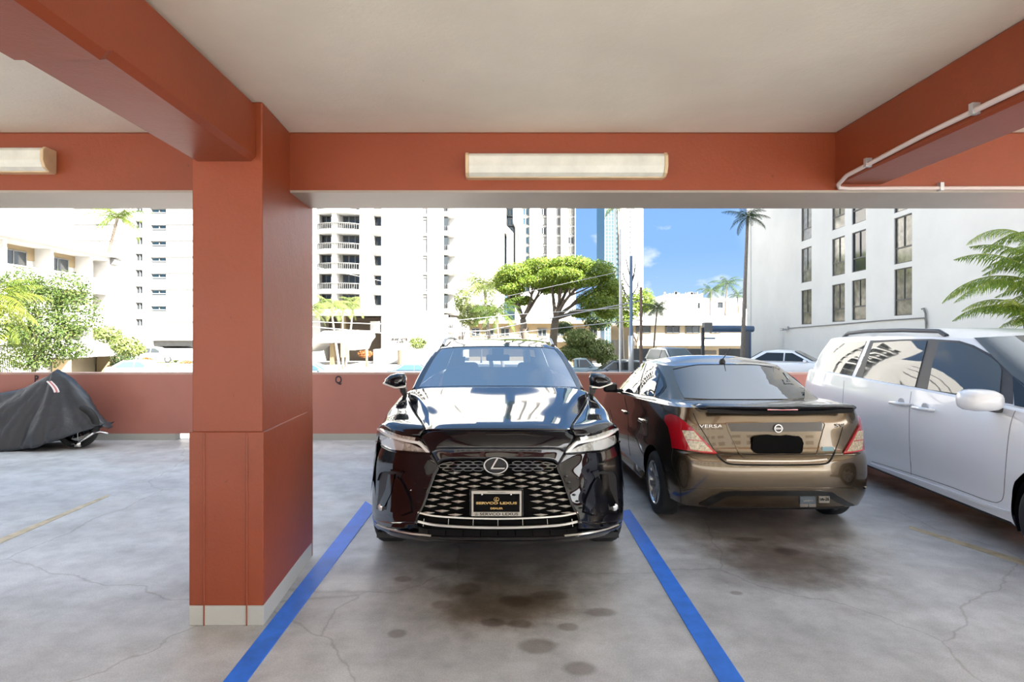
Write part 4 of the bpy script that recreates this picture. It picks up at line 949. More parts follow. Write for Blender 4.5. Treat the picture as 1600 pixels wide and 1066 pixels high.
def ribbon(m, surf, pts, w=.006, off=.002, mirror=False, sub=4, round_=False):
    """a raised line (seam, light guide, trim strip) along picture points on the surface"""
    P = []; q = [Vector((a, b, 0)) for a, b in pts]
    N_ = (len(q)-1)*sub
    for i in range(N_+1):
        c = cr1(q, i/sub) if len(q) > 2 else q[0].lerp(q[1], i/sub); u, v = surf.find(c.x, c.y); p = surf.P(u, v); n = outward(surf.pose, p, surf.nrm(u, v)); P.append((p, n))
    vs = []
    for i, (p, n) in enumerate(P):
        d = (P[min(i+1, len(P)-1)][0]-P[max(i-1, 0)][0]); d = d.normalized() if d.length > 1e-9 else Vector((0,0,1)); s_ = d.cross(n).normalized()*(w/2)
        vs += [p+s_-n*.004, p+s_+n*off, p-s_+n*off, p-s_-n*.004]
    if mirror: vs = [Vector((-p.x, p.y, p.z)) for p in vs]
    fs = []
    for i in range(len(P)-1):
        for k in range(3): a = i*4+k; fs.append((a, a+1, a+5, a+4))
    return m.add(vs, fs)
def sm(m, name, mk, par, auto=35, **kw): return fixn(m.build(name, mk, par, True, auto=auto, **kw))
def make_wheel(par, x, y, r, w, side, rimr, spokes=10, rimk='alloy', twist=0.0):
    """side: -1 left, +1 right (outer face looks that way)"""
    t = bpy.data.objects.new('wheel', None); COL.objects.link(t); t.parent = par; t.location = (x, y, r); t.empty_display_size = .1
    m = MB(); h = w/2; m.lathe([(rimr-.01, -h*.85), (rimr+.01, -h*.95), (r-.045, -h), (r-.012, -h*.85), (r, -h*.6), (r, h*.6), (r-.012, h*.85), (r-.045, h), (rimr+.01, h*.95), (rimr-.01, h*.85)], (0,0,0), 'x', 48)
    ty = m.build('tyre', 'rubber', t, True, auto=50)
    m = MB(); so = h*side
    m.lathe([(rimr, so*.95), (rimr-.012, so*.98), (rimr-.02, so*.85), (rimr-.03, so*.3), (rimr-.03, -so*.5)], (0,0,0), 'x', 40)
    m.lathe([(.001, so*.62), (.045, so*.66), (.06, so*.6), (.065, so*.3)], (0,0,0), 'x', 20)
    for k in range(spokes):
        a = 2*math.pi*k/spokes+.1; ca, sa = math.cos(a), math.sin(a); wd = .018 if spokes > 6 else .03; ta, tb = -sa*wd, ca*wd
        a2 = a+twist; p0 = Vector((so*.62, ca*.05, sa*.05)); p1 = Vector((so*.86, math.cos(a2)*(rimr-.02), math.sin(a2)*(rimr-.02)))
        d = Vector((0, ta, tb)); b = Vector((-so*.25, 0, 0))
        m.add([p0-d, p0+d, p1+d*1.5, p1-d*1.5, p0-d+b, p0+d+b, p1+d*1.5+b, p1-d*1.5+b], [(0,1,2,3),(7,6,5,4),(0,4,5,1),(1,5,6,2),(2,6,7,3),(3,7,4,0)])
    fixn(m.build('rim', rimk, t, True, auto=30))
    m = MB(); m.lathe([(.001, -so*.2), (rimr-.032, -so*.2)], (0,0,0), 'x', 32); m.lathe([(.001,-so*.1),(.14,-so*.1),(.14,-so*.18)], (0,0,0), 'x', 24); m.build('brake_disc', 'darkmetal', t)
    return t
def liner(par, x0, x1, yc, zc, Rr, name='wheel_well'):
    """black inner arch: half tube open below"""
    m = MB(); n = 20; vs = []
    for i in range(n+1):
        a = math.pi*(-.12+1.24*i/n); vs += [(x0, yc+Rr*math.cos(a), max(.12, zc+Rr*math.sin(a))), (x1, yc+Rr*math.cos(a), max(.12, zc+Rr*math.sin(a)))]
    m.add(vs, [(2*i, 2*i+1, 2*i+3, 2*i+2) for i in range(n)])
    m.add([vs[2*i] for i in range(n+1)], [tuple(range(n+1))]); return m.build(name, 'blackplastic', par)
# ---------------------------------------------------------------- black SUV facing the viewer
SV = Pose(-.001, 6.0)
suv = empty('suv', (-.001, 6.0, 0), 0, 'black SUV parked nose-out between the two blue stall lines, with a diamond mesh grille', 'car')
def L(dx, y, D): return Vector((dx*D/F, D-6.0, H-(y-VY)*D/F))
def row(*a): return [L(*p) for p in a]
def full(rows): return [[Vector((-p.x, p.y, p.z)) for p in r[:0:-1]]+list(r) for r in rows]
def V(x, y, z): return Vector((x, y-6.0, z))
# hood
hood_rows = [row((0,604,4.90),(48,604,4.91),(90,604.5,4.94),(122,606.5,5.02),(138,612,5.04)),
             row((0,617,4.62),(50,616,4.64),(94,615.5,4.67),(122,617,4.74),(140.5,623,4.80)),
             row((0,632,4.30),(50,631,4.32),(90,630,4.36),(116,631,4.42),(133,641,4.46)),
             row((0,649,3.95),(46,648.5,3.97),(80,648,4.02),(104,649,4.07),(122,656,4.09)),
             row((0,662.5,3.72),(43,662.5,3.73),(80,663,3.77),(102,664,3.83),(115,668,3.86)),
             row((0,670.5,3.625),(42,670.5,3.635),(80,670.8,3.675),(103,671,3.73),(114,671.5,3.77))]
HOOD = Surf(full(hood_rows), SV, 6, 6)
sm(HOOD.mesh(), 'hood', 'blackpaint', suv, 60, sol=.012)
# nose panel under the hood edge
nose_rows = [row((0,672,3.63),(42,672,3.64),(80,672,3.68),(104,672.5,3.735),(121,680,3.76)),
             row((0,686,3.575),(40,686,3.585),(74,686,3.615),(99,687,3.665),(115,691,3.70)),
             row((0,699,3.55),(37,699,3.56),(69,699,3.585),(94,700,3.63),(107,704,3.67)),
             row((0,701,3.565),(37,701,3.575),(68,701,3.60),(92,702,3.64),(104,709,3.66)),
             row((0,718,3.55),(35,718,3.56),(62,718,3.58),(86,720,3.61),(93,727,3.62))]
NOSE = Surf(full(nose_rows), SV, 6, 5)
sm(NOSE.mesh(), 'nose_panel', 'blackpaint', suv, 40, sol=.012)
# fenders
fen = [[V(.795,5.05,1.135),V(.84,5.05,1.13),V(.875,5.05,1.105),V(.908,5.05,1.06),V(.93,5.05,.98)],
       [V(.735,4.66,1.105),V(.79,4.64,1.10),V(.842,4.63,1.085),V(.893,4.62,1.04),V(.93,4.62,.965)],
       [V(.62,4.24,1.066),V(.69,4.25,1.064),V(.775,4.30,1.055),V(.86,4.38,1.025),V(.926,4.48,.952)],
       [V(.50,3.80,1.046),V(.60,3.87,1.045),V(.71,3.98,1.040),V(.83,4.17,1.022),V(.92,4.38,.945)],
       [V(.518,3.745,.991),V(.627,3.80,.993),V(.751,3.95,.998),V(.866,4.17,1.0),V(.926,4.38,.925)]]
FEN = Surf(fen, SV, 6, 6)
for mi in (False, True): sm(FEN.mesh(mirror=mi), 'fender', 'blackpaint', suv, 60, sol=.01)
# bumper cover either side of the grille
fas = [row((104,709,3.66),(143,706,3.79),(166,703,3.95),(184,694,4.19),(190,690,4.38)),
       row((92,728,3.62),(128,726,3.70),(160,724,3.86),(186,722,4.12),(194,720,4.30)),
       row((99,745,3.60),(130,745,3.68),(160,745,3.84),(186.5,745,4.10),(195.5,745,4.26)),
       row((107,766,3.57),(134,766,3.65),(161,766,3.82),(187,766,4.08),(196,766,4.24)),
       row((115,788,3.55),(139,789,3.64),(164,790,3.80),(188,792,4.06),(196.5,792,4.22)),
       row((124,803,3.53),(144,804,3.62),(166,805,3.78),(188,805,4.02),(196,805,4.20)),
       row((128,816,3.50),(148,817,3.60),(167,817,3.76),(187,815,4.00),(195,813,4.18))]
FAS = Surf(fas, SV, 7, 6)
for mi in (False, True): sm(FAS.mesh(mirror=mi), 'bumper_corner', 'blackpaint', suv, 60, sol=.012)
lip = [row((0,826,3.50),(60,826,3.51),(108,823,3.53),(130,816.5,3.50),(150,818,3.60),(168,817,3.76),(187,815,4.00),(195,813,4.18)),
       row((0,829,3.50),(60,829,3.51),(108,827,3.53),(133,822,3.50),(152,823,3.60),(169,821,3.76),(187,819,4.00),(194.5,816,4.18)),]
lipb = [row((0,839,3.47),(60,838.5,3.48),(108,836,3.50),(130,832,3.52),(150,829,3.59),(168,826,3.73),(186,820,3.98),(194.5,814,4.18)),
        row((0,845.5,3.46),(60,845,3.47),(110,842,3.49),(134,839,3.53),(155,835,3.62),(172,831,3.76),(187,826,3.98),(193,820,4.16)),
        row((0,850,3.56),(60,850,3.57),(110,847,3.60),(134,844,3.64),(155,840,3.72),(170,836,3.86),(184,830,4.05),(190,825,4.18))]
LIP = Surf(full(lipb), SV, 5, 4); sm(LIP.mesh(), 'front_lip', 'blackpaint', suv, 40, sol=.012)
m = MB()
corner = [row((128,815,3.50),(148,816,3.60),(167,816,3.76),(187,814,4.00),(195,812,4.18)), row((124,831,3.53),(148,829,3.60),(168,825,3.74),(186,820,3.98),(194,816,4.18))]
COR = Surf(corner, SV, 5, 3)
for mi in (False, True): sm(COR.mesh(mirror=mi), 'bumper_foot', 'blackpaint', suv, 50, sol=.01)
# chrome blade above lip corners
m = MB()
for mi in (False, True): m = MB(); ribbon(m, LIP, [(778+104,838),(778+130,835),(778+150,831.5),(778+170,827),(778+188,820)], .010, .006, mi); sm(m, 'lip_trim', 'satin', suv, 40)
# grille: dark recess, then diamond blades
gr_rows = [row((0,718,3.60),(35,718,3.605),(64,719,3.62),(90,724,3.65)), row((0,738,3.585),(38,738,3.59),(72,738,3.61),(98,740,3.64)), row((0,765,3.56),(42,765,3.565),(80,765,3.59),(108,765,3.61)),
           row((0,790,3.54),(46,790,3.545),(86,790,3.57),(118,790,3.59)), row((0,812,3.53),(50,811,3.535),(94,808,3.555),(126,803,3.575)), row((0,828,3.53),(52,828,3.535),(96,826,3.555),(130,818,3.56))]
GR = Surf(full(gr_rows), SV, 5, 4); sm(GR.mesh(), 'grille_backing', mat('grille mesh void', (.002,.002,.002), .8, spec=.1), suv, 60)
FG = Surf(full([[p+Vector((0,-.035,0)) for p in r] for r in gr_rows]), SV, 5, 4)
def blade(surf, x, y, w, h, mirror=False, m=None, dep=.030):
    """a faceted diamond lying across the grille, ridge towards the viewer"""
    u, v = surf.find(x, y); p = surf.P(u, v); D = p.y+6; k = D/F
    a = surf.P(*surf.find(x-w/2, y)); b = surf.P(*surf.find(x+w/2, y)); n = Vector((0,-1,0))
    t = Vector((0,0,h*k/2)); c = (a+b)/2; pts = [a-n*.012, b-n*.012, c+t, c-t, c+n*dep*.35, c-n*.03]
    m.add(pts, [(0,4,2),(4,1,2),(0,3,4),(3,1,4),(0,2,5),(2,1,5),(3,0,5),(1,3,5)])
mb = MB(); mg = MB(); mc = MB()
for c in range(0, 8):
    y = 742.3+(4.8 if c % 2 else 0)-.185*c*c; r = 0
    if c >= 6: y += 9.3
    while y < 806-.04*c*c*2:
        dx = c*17.1*(1+.0047*(y-740))
        lim = 92+(y-735)*.52
        if not (abs(dx) < 46 and y > 763.5):
            for sg in ((1, -1) if c else (1,)):
                if dx < lim: blade(FG, 778+sg*dx, y, 20*(1+.003*(y-740)), 4.6, m=mb)
                elif dx < lim+34: blade(FG if dx < lim+4 else FAS, 778+dx, y, 17, 4.2, m=mc) if sg > 0 else None
        y += 9.35+.24*r; r += 1
ob = mb.build('grille_blade', 'satin', suv); ob['kind'] = 'stuff'
# side ridges in body colour where the diamonds melt into the bumper
for mi in (1, -1):
    mm = MB(); mm.v = [(v[0]*mi, v[1], v[2]) for v in mc.v]; mm.f = list(mc.f); mm.m = list(mc.m); fixn(mm.build('grille_ridge', 'blackpaint', suv))
# upper gloss honeycomb
for half in (-1, 1):
  mg = MB()
  for r_, y in [(a, b) for a, b in enumerate((723.5, 728.5, 733.5))]:
    for i in range(-6, 7):
        x = 778+(i+(.5 if r_ % 2 else 0))*15.5
        if abs(x-778) > 82+r_*4 or abs(x-778) < 20 or (x-778)*half < 0: continue
        ribbon(mg, FG, [(x-9,y),(x-4,y-2.3),(x+4,y-2.3),(x+9,y)], .006, .004, sub=1); ribbon(mg, FG, [(x-9,y),(x-4,y+2.3),(x+4,y+2.3),(x+9,y)], .006, .004, sub=1)
  sm(mg, 'honeycomb', 'glossblack', suv)
# chrome strips and lower grid
m = MB(); ribbon(m, FG, [(778-127,801),(778-98,806.5),(778-50,809.5),(778,810.5),(778+50,809.5),(778+98,806.5),(778+127,801)], .009, .008, sub=5); sm(m, 'grille_strip', 'satin', suv)
m = MB(); ribbon(m, FG, [(778-129,814),(778-98,820),(778-50,823.3),(778,824.3),(778+50,823.3),(778+98,820),(778+129,814)], .013, .010, sub=5); sm(m, 'grille_strip', 'satin', suv)
m = MB()
for i in range(-3, 4): ribbon(m, FG, [(778+i*38.5-.5*0, 811),(778+i*39, 823)], .0025, .001, sub=2)
sm(m, 'grille_divider', 'satin', suv)
m = MB(); x = row((0,828,3.56),(60,828,3.565),(112,826,3.58),(126,822,3.58)); x2 = row((0,841,3.50),(60,841,3.51),(112,838,3.54),(126,834,3.56)); S_ = Surf(full([x, x2]), SV, 4, 3); sm(S_.mesh(), 'lower_intake', 'blackplastic', suv)
m = MB()
for i in range(-4, 5): ribbon(m, S_, [(778+i*27, 829.5),(778+i*27.5, 838)], .004, .002, sub=2)
sm(m, 'intake_fin', 'glossblack', suv)
# emblem: ring and slanted L
em = bpy.data.objects.new('emblem', None); COL.objects.link(em); em.parent = suv
e0 = L(-3, 727.3, 3.50); k = 3.50/F
em.location = e0
m = MB(); m.v = []; rx, rz = 19.5*k, 13.3*k
n = 40
for i in range(n):
    a = 2*math.pi*i/n; ca, sa = math.cos(a), math.sin(a)
    for (q, yy) in ((1.02, .0), (.98, -.010), (.88, -.010), (.83, 0)): m.v.append((rx*q*ca, yy, rz*q*sa))
for i in range(n):
    for j in range(3): a = i*4+j; b = ((i+1) % n)*4+j; m.f.append((a, b, b+1, a+1)); m.m.append(0)
fixn(m.build('ring', 'chrome', em, True, auto=30))
m = MB(); m.extr([(x*k, -.004, z*k) for x, z in ((1,11.5),(4.2,11.5),(-4.5,-3.2),(14.5,-3.2),(13.5,-5.6),(-8.2,-5.6),(-7.6,-3.2))], (0,-.005,0)); fixn(m.build('slanted_letter', 'chrome', em, bevel=.001, seg=1))
m = MB(); n = 32; m.extr([(rx*.95*math.cos(2*math.pi*i/n), .004, rz*.95*math.sin(2*math.pi*i/n)) for i in range(n)], (0,.012,0)); fixn(m.build('badge_base', 'glossblack', em))
# headlights
hl_rows = [fen[4], [L(118,692,3.70), L(143,690,3.79), L(167,686,3.94), L(184,679,4.17), L(190,676,4.37)], fas[0]]
HL = Surf(hl_rows, SV, 6, 6)
HLI = Surf([[p+Vector((0,.02,0)) for p in r] for r in hl_rows], SV, 6, 6)
for mi in (False, True):
    ho = sm(HLI.mesh(mirror=mi), 'headlight', 'glossblack', suv, 60, sol=.01)
    o = 778
    m = MB(); decal(m, HLI, [(o+170,684),(o+180,690),(o+178,701),(o+165,705),(o+148,704),(o+146,694),(o+158,688)], .010, 5, mi); sm(m, 'projector_lamp', 'lampglass', ho, 30)
    m = MB(); decal(m, HLI, [(o+112,704),(o+135,694),(o+182,680),(o+186,690),(o+182,700),(o+165,705),(o+148,705),(o+135,706),(o+108,708)], .004, 6, mi); decal(m, HLI, [(o+128,684),(o+150,680.5),(o+178,671),(o+184,676),(o+160,685),(o+130,690)], .003, 8, mi); sm(m, 'lamp_reflector', 'lampinner', ho, 30)
    m = MB(); ribbon(m, HLI, [(o+105,708),(o+117,695.5),(o+123,691.5)], .022, .014, mi, 4); ribbon(m, HLI, [(o+120,692.5),(o+145,687.5),(o+170,680),(o+186,669)], .017, .014, mi, 4); sm(m, 'light_guide', 'whitelens', ho, 30)
    m = MB(); ribbon(m, HL, [(o+104,709.3),(o+143,706.6),(o+166,703.6),(o+184,695),(o+190,690.5)], .012, .008, mi, 4); sm(m, 'lamp_sill', 'blackpaint', ho, 30)
# side intakes with blade and fog lamp
for mi in (False, True):
    o = 778
    m = MB(); decal(m, FAS, [(o+147,738),(o+160,736),(o+180,738),(o+184,744),(o+186,775),(o+189,796),(o+172,797),(o+166,780),(o+158,758)], .003, 6, mi); si = sm(m, 'side_intake', 'blackplastic', suv)
    m = MB(); decal(m, FAS, [(o+158,741),(o+168,741),(o+172,765),(o+183,790),(o+174,792),(o+163,770)], .016, 6, mi); sm(m, 'intake_blade', 'glossblack', si)
    m = MB(); decal(m, FAS, [(o+154,745),(o+160,752),(o+168,776),(o+171,798),(o+150,806),(o+133,800),(o+136,780),(o+146,757)], .012, 6, mi); sm(m, 'canard_panel', 'blackpaint', si)
    u, v = FAS.find(o+181, 792); p = FAS.P(u, v); p = Vector((-p.x if mi else p.x, p.y, p.z)); sg = -1 if mi else 1
    m = MB(); m.lathe([(.001,-.022),(.016,-.020),(.021,-.014),(.027,-.010),(.027,.02)], p, 'y', 20); sm(m, 'fog_lamp', 'lampglass', si, 40)
    m = MB(); ribbon(m, FAS, [(o+147,738),(o+162,735),(o+180,737),(o+186,750)], .012, .012, mi, 4); sm(m, 'intake_brow', 'blackpaint', si)
# panel seams on the front
m = MB()
for mi in (False, True): ribbon(m, FEN, [(778+139.5,623),(778+133,641),(778+122,656),(778+114.5,670)], .006, .0015, mi, 4)
sm(m, 'hood_gap', 'seam', suv)
# licence plate with its frame
pl = bpy.data.objects.new('licence_plate', None); COL.objects.link(pl); pl.parent = suv; pc = L(-2.0, 786.6, 3.48); pl.location = pc; k = 3.48/F
w, h = 77.9*k, 39.6*k
m = MB(); m.box(-w/2*1.09, w/2*1.09, .004, .03, -h/2*1.05, h/2*1.05); m.build('plate_holder', 'glossblack', pl, bevel=.003)
m = MB(); m.box(-w/2*.93, w/2*.93, -.004, .004, -h/2*.9, h/2*.9); m.build('plate', 'plateblack', pl)
m = MB(); t0 = .038*w; top = .12*h; bot = .165*h
m.box(-w/2, w/2, -.008, .0045, h/2-top, h/2); m.box(-w/2, w/2, -.008, .0045, -h/2, -h/2+bot); m.box(-w/2, -w/2+t0, -.008, .0045, -h/2+bot, h/2-top); m.box(w/2-t0, w/2, -.008, .0045, -h/2+bot, h/2-top)
m.build('plate_frame', 'platecream', pl, bevel=.0015, seg=1)
r90 = (math.pi/2, 0, 0)
text('plate_lettering', 'SERVCO LEXUS', h*.085, 'gold', (0, -.006, h*.012), r90, pl, .002, fit=w*.82, bold=.0007)
text('plate_lettering', 'DEALER', h*.065, 'gold', (0, -.006, -h*.195), r90, pl, .002, fit=w*.25, bold=.0005)
text('frame_lettering', 'SERVCO LEXUS', h*.10, 'plateblack', (w*.05, -.0092, -h*.415), r90, pl, .001, fit=w*.77, bold=.0003)
text('frame_lettering', 'HONOLULU', h*.045, 'plateblack', (0, -.0092, h*.445), r90, pl, .001, fit=w*.35)
def mini_emblem(cx, cz, s, mk, yy):
    m = MB(); n = 24
    for i in range(n):
        a = 2*math.pi*i/n
        for q in (1.0, .84): m.v.append((cx+s*q*1.25*math.cos(a), yy, cz+s*q*math.sin(a)))
    for i in range(n): a = i*2; b = ((i+1) % n)*2; m.f.append((a, a+1, b+1, b)); m.m.append(0)
    m.extr([(cx+x*s/12, yy, cz+z*s/12) for x, z in ((0,9),(4,9),(-3,-4),(12,-4),(11,-7),(-8,-7))], (0,-.001,0)); return m.build('plate_emblem', mk, pl)
mini_emblem(0, h*.165, h*.085, 'gold', -.0055); mini_emblem(-w*.40, -h*.415, h*.055, 'plateblack', -.0092)
for sx in (-1, 1):
    m = MB(); m.lathe([(.001,-.004),(.006,-.004),(.006,.004)], (sx*w*.29, -.008, h*.36), 'y', 12); m.build('plate_bolt', 'chrome', pl, True)
# windshield, pillars, roof
ws = [row((0,607,4.88),(58,607,4.90),(100,607.5,4.96),(127,608.5,5.07)), row((0,590,5.10),(54,590,5.12),(94,590.3,5.18),(119.5,591,5.28)), row((0,573,5.33),(49,573,5.35),(86,573.5,5.40),(110,574,5.50)), row((0,556,5.56),(45,556,5.58),(79,557,5.62),(101,558,5.71)), row((0,541,5.78),(42,541.5,5.79),(72,542.5,5.83),(90,545,5.90))]
WS = Surf(full(ws), SV, 5, 5); sm(WS.mesh(), 'windshield', 'glassclear', suv, 60)
m = MB(); ribbon(m, WS, [(778-126,606.5),(778-60,604.5),(778,604.2),(778+60,604.5),(778+126,606.5)], .035, .002, sub=5); ribbon(m, WS, [(778-89,545),(778-60,542.5),(778,541.5),(778+60,542.5),(778+89,545)], .02, .002, sub=5)
for sg in (-1, 1): ribbon(m, WS, [(778+sg*127,608),(778+sg*118.5,591),(778+sg*109.5,574),(778+sg*100,558),(778+sg*89.5,545)], .03, .003, sub=4)
sm(m, 'windshield_border', 'glossblack', suv, 40)
pil = [[ws[i][3], (ws[i][3]+q)/2+Vector((.012,-.012,.012)), q] for i, q in enumerate([V(.800,5.22,1.150), V(.765,5.45,1.262), V(.722,5.74,1.385), V(.665,6.03,1.49), V(.612,6.25,1.555)])]
PI_ = Surf(pil, SV, 4, 5)
for mi in (False, True): sm(PI_.mesh(mirror=mi), 'windshield_pillar', 'blackpaint', suv, 60, sol=.008)
roof = [[V(0,5.78,1.5515)]+[V(.27,5.80,1.549), V(.477,5.85,1.538), V(.605,5.93,1.523), V(.612,6.25,1.555)],
        [V(0,6.05,1.590), V(.26,6.06,1.587), V(.46,6.10,1.578), V(.58,6.2,1.562), V(.616,6.4,1.562)],
        [V(0,6.6,1.622), V(.26,6.6,1.62), V(.46,6.6,1.61), V(.57,6.62,1.592), V(.62,6.65,1.570)],
        [V(0,7.3,1.62), V(.26,7.3,1.617), V(.46,7.3,1.605), V(.57,7.3,1.588), V(.62,7.3,1.56)],
        [V(0,8.1,1.575), V(.26,8.1,1.572), V(.44,8.08,1.56), V(.55,8.05,1.545), V(.60,8.0,1.52)]]
ROOF = Surf(full(roof), SV, 5, 5); sm(ROOF.mesh(), 'roof', 'blackpaint', suv, 60)
for sg in (1, -1):
    m = MB(); m.tube([V(sg*.60,6.15,1.555), V(sg*.585,6.25,1.61), V(sg*.585,6.6,1.632), V(sg*.585,7.3,1.632), V(sg*.57,7.85,1.60), V(sg*.565,7.95,1.55)], .017, 8); sm(m, 'roof_rail', 'satin', suv)
# side of body, greenhouse sides, tail
def xs(y, z):     # half width of the flank
    b = .945-.10*max(0, (z-.85)/.3)**1.6-.035*max(0, (.42-z)/.25)
    if y < 4.9 and z > .5: b -= .042*min(1, (z-.5)/.3)*((4.9-y)/.7)**1.6
    if y > 7.9: b -= .10*((y-7.9)/.6)**2
    return b
ys = [4.19, 4.30, 4.42, 4.6, 4.8, 5.05, 5.4, 5.8, 6.3, 6.8, 7.2, 7.45, 7.7, 7.95, 8.15, 8.35]
def ztop(y): return .845 if y < 4.25 else (.92 if y < 4.4 else (.965 if y < 4.9 else min(1.10, 1.06+.02*(y-5))))
rows_ = []
for i in range(9):
    t = i/8; rows_.append([V(xs(y, .24+(ztop(y)-.24)*t), y, .24+(ztop(y)-.24)*t) for y in ys])
SIDE = Surf(rows_, SV, 4, 4); ar = [(4.60-6, .36, .42), (7.42-6, .36, .42)]
for mi in (False, True): sm(SIDE.mesh(mirror=mi, arches=ar), 'body_side', 'blackpaint', suv, 60)
cowl = [[V(.805,5.05,1.135),V(.87,5.05,1.11),V(.93,5.05,.98)], [V(.80,5.22,1.15),V(.875,5.25,1.11),V(.935,5.3,1.0)], [V(.79,6.0,1.16),V(.875,6.0,1.12),V(.93,6.0,1.06)], [V(.78,7.0,1.18),V(.87,7.0,1.13),V(.925,7.0,1.07)], [V(.74,8.2,1.18),V(.82,8.25,1.13),V(.86,8.3,1.08)]]
CW = Surf(cowl, SV, 4, 5)
for mi in (False, True): sm(CW.mesh(mirror=mi), 'shoulder', 'blackpaint', suv, 60)
sg_rows = [[V(.800,5.24,1.150), V(.795,6.0,1.16), V(.785,7.0,1.18), V(.745,8.15,1.18)], [V(.722,5.76,1.385), V(.73,6.3,1.38), V(.715,7.2,1.38), V(.67,8.1,1.36)], [V(.612,6.27,1.555), V(.62,6.65,1.57), V(.62,7.3,1.56), V(.60,8.0,1.52)]]
SG = Surf(sg_rows, SV, 5, 5)
for mi in (False, True): sm(SG.mesh(mirror=mi), 'side_window', 'glassdark', suv, 60)
tail = [[V(0,8.1,1.575), V(.44,8.08,1.56), V(.60,8.0,1.52)], [V(0,8.32,1.20), V(.5,8.30,1.20), V(.745,8.15,1.18)], [V(0,8.40,1.15), V(.55,8.38,1.15), V(.80,8.3,1.1)], [V(0,8.48,.7), V(.6,8.44,.7), V(.85,8.35,.7)], [V(0,8.46,.3), V(.6,8.42,.3), V(.84,8.35,.26)]]
T_ = Surf(full(tail), SV, 4, 4); sm(T_.mesh(cut=lambda p: 1.2 < p.z < 1.5 and abs(p.x) < .5), 'tailgate', 'blackpaint', suv, 60)
# cabin
m = MB(); m.box(-.78,.78,5.0-6,5.35-6,1.04,1.10); m.box(-.80,.80,4.3-6,8.3-6,.24,.32); m.box(-.75,.75,4.35-6,5.1-6,.32,.9); dd = m.build('dashboard', 'blackplastic', suv, bevel=.02)
for sx in (-.38, .38):
    for yy in (6.15, 7.15):
        m = MB(); m.box(sx-.25, sx+.25, yy-6, yy-6+.13, .55, 1.12); m.box(sx-.26, sx+.26, yy-6-.45, yy-6+.05, .45, .62); m.box(sx-.13, sx+.13, yy-6+.03, yy-6+.13, 1.15, 1.32); m.build('front_seat' if yy < 7 else 'rear_seat', 'seat', suv, bevel=.05)
m = MB(); q = L(0,553,5.72); m.box(-.12,.12,q.y+.04,q.y+.07,1.40,1.465); m.box(-.06,.06,q.y+.02,q.y+.08,1.46,1.53); m.build('rear_view_mirror', 'blackplastic', suv, bevel=.012)
m = MB(); m.tube([V(-.20+.0+.58+.19*math.cos(a*math.pi/8)-.0, 5.45+.05*math.sin(a*math.pi/8), 1.0+.19*math.sin(a*math.pi/8)) for a in range(17)], .014, 6); m.build('steering_wheel', 'blackplastic', suv, True)
# wheels
for sg in (1, -1):
    for yy in (4.60, 7.42):
        make_wheel(suv, sg*.835, yy-6, .36, .235, sg, .255, 10, 'alloy'); liner(suv, sg*.60, sg*.885, yy-6, .36, .412)
m = MB(); m.box(-.86,.86,4.0-6,8.3-6,.22,.26); m.build('underbody', 'blackplastic', suv)
# door mirrors
for mi in (1, -1):
    D = 5.12
    out = [(921,590),(924,583.5),(935,583.3),(946,586),(954,592),(955,599),(949,604),(935,607.5),(926,609),(922,603)]
    pts = [L(x-778, y, D) for x, y in out]; c = sum(pts, Vector())/len(pts)
    m = MB()
    rings = [(.86, .0), (1.0, -.03), (.97, -.07), (.78, -.115), (.40, -.14)]
    vs = []
    for q, dy in rings: vs += [Vector(((c+(p-c)*q).x*mi, c.y+dy+.05, (c+(p-c)*q).z)) for p in pts]
    n = len(pts); fs = [(i*n+j, i*n+(j+1) % n, (i+1)*n+(j+1) % n, (i+1)*n+j) for i in range(len(rings)-1) for j in range(n)]+[tuple(range(n)), tuple((len(rings)-1)*n+j for j in range(n))]
    m.add(vs, fs); dm = sm(m, 'door_mirror', 'blackpaint', suv, 50)
    m = MB(); a = [L(x-778, y, D) for x, y in ((922,604),(931,603),(930,612),(926,618),(920,618))]; m.extr([Vector((p.x*mi, p.y-.03, p.z)) for p in a], (0,.08,0)); fixn(m.build('mirror_stalk', 'blackplastic', dm, bevel=.006))
    m = MB(); a = [L(x-778, y, D) for x, y in ((922,602),(935,603.5),(955,597),(955,599),(936,606),(922,605))]; m.extr([Vector((p.x*mi, p.y-.085, p.z)) for p in a], (0,.10,0)); fixn(m.build('mirror_trim', 'satin', dm, bevel=.002, seg=1))
# ---------------------------------------------------------------- shells shared by the sedan and the minivan
M['rearglass'] = glass('reflective rear glass', (.02,.022,.025), 1.7, 0.0, .12)
M['vanglass'] = mat('van window glass', (.06,.065,.06), .02, spec=1.0, coat=1.0)
def set_ior(m, v, cw=1.0): b = M[m].node_tree.nodes['Principled BSDF']; b.inputs['IOR'].default_value = v; b.inputs['Coat IOR'].default_value = v; b.inputs['Coat Weight'].default_value = cw
set_ior('vanglass', 1.45, .25)
M['carglass'] = mat('dark reflective glass', (.02,.022,.024), .015, spec=1.0, coat=1.0); set_ior('carglass', 1.5, .5)
def neg(rows): return [[Vector((-abs(p[0]), p[1], p[2])) for p in r] for r in rows]
def lower_rows(plan, top, zl, inset_a, inset_b, scl, zbot, na=5, nb=3):
    """horizontal rings of the lower body; insets pull in the end at the start and at the finish of the plan"""
    rows = []; n = len(plan); zt0 = top[0][2]
    for i, z in enumerate(zl):
        r = []
        for c, (x, y) in enumerate(plan):
            wa = max(0, 1-c/na) if c else 1; wa = min(1, wa*1.4); wb = max(0, 1-(n-1-c)/nb); wb = min(1, wb*1.4)
            zz = zbot+(top[c][2]-zbot)*z
            r.append(Vector((-x*scl[i], y+inset_a[i]*wa-inset_b[i]*wb, zz)))
        rows.append(r)
    rows.append([Vector((-t[0], t[1], t[2])) for t in top]); return rows
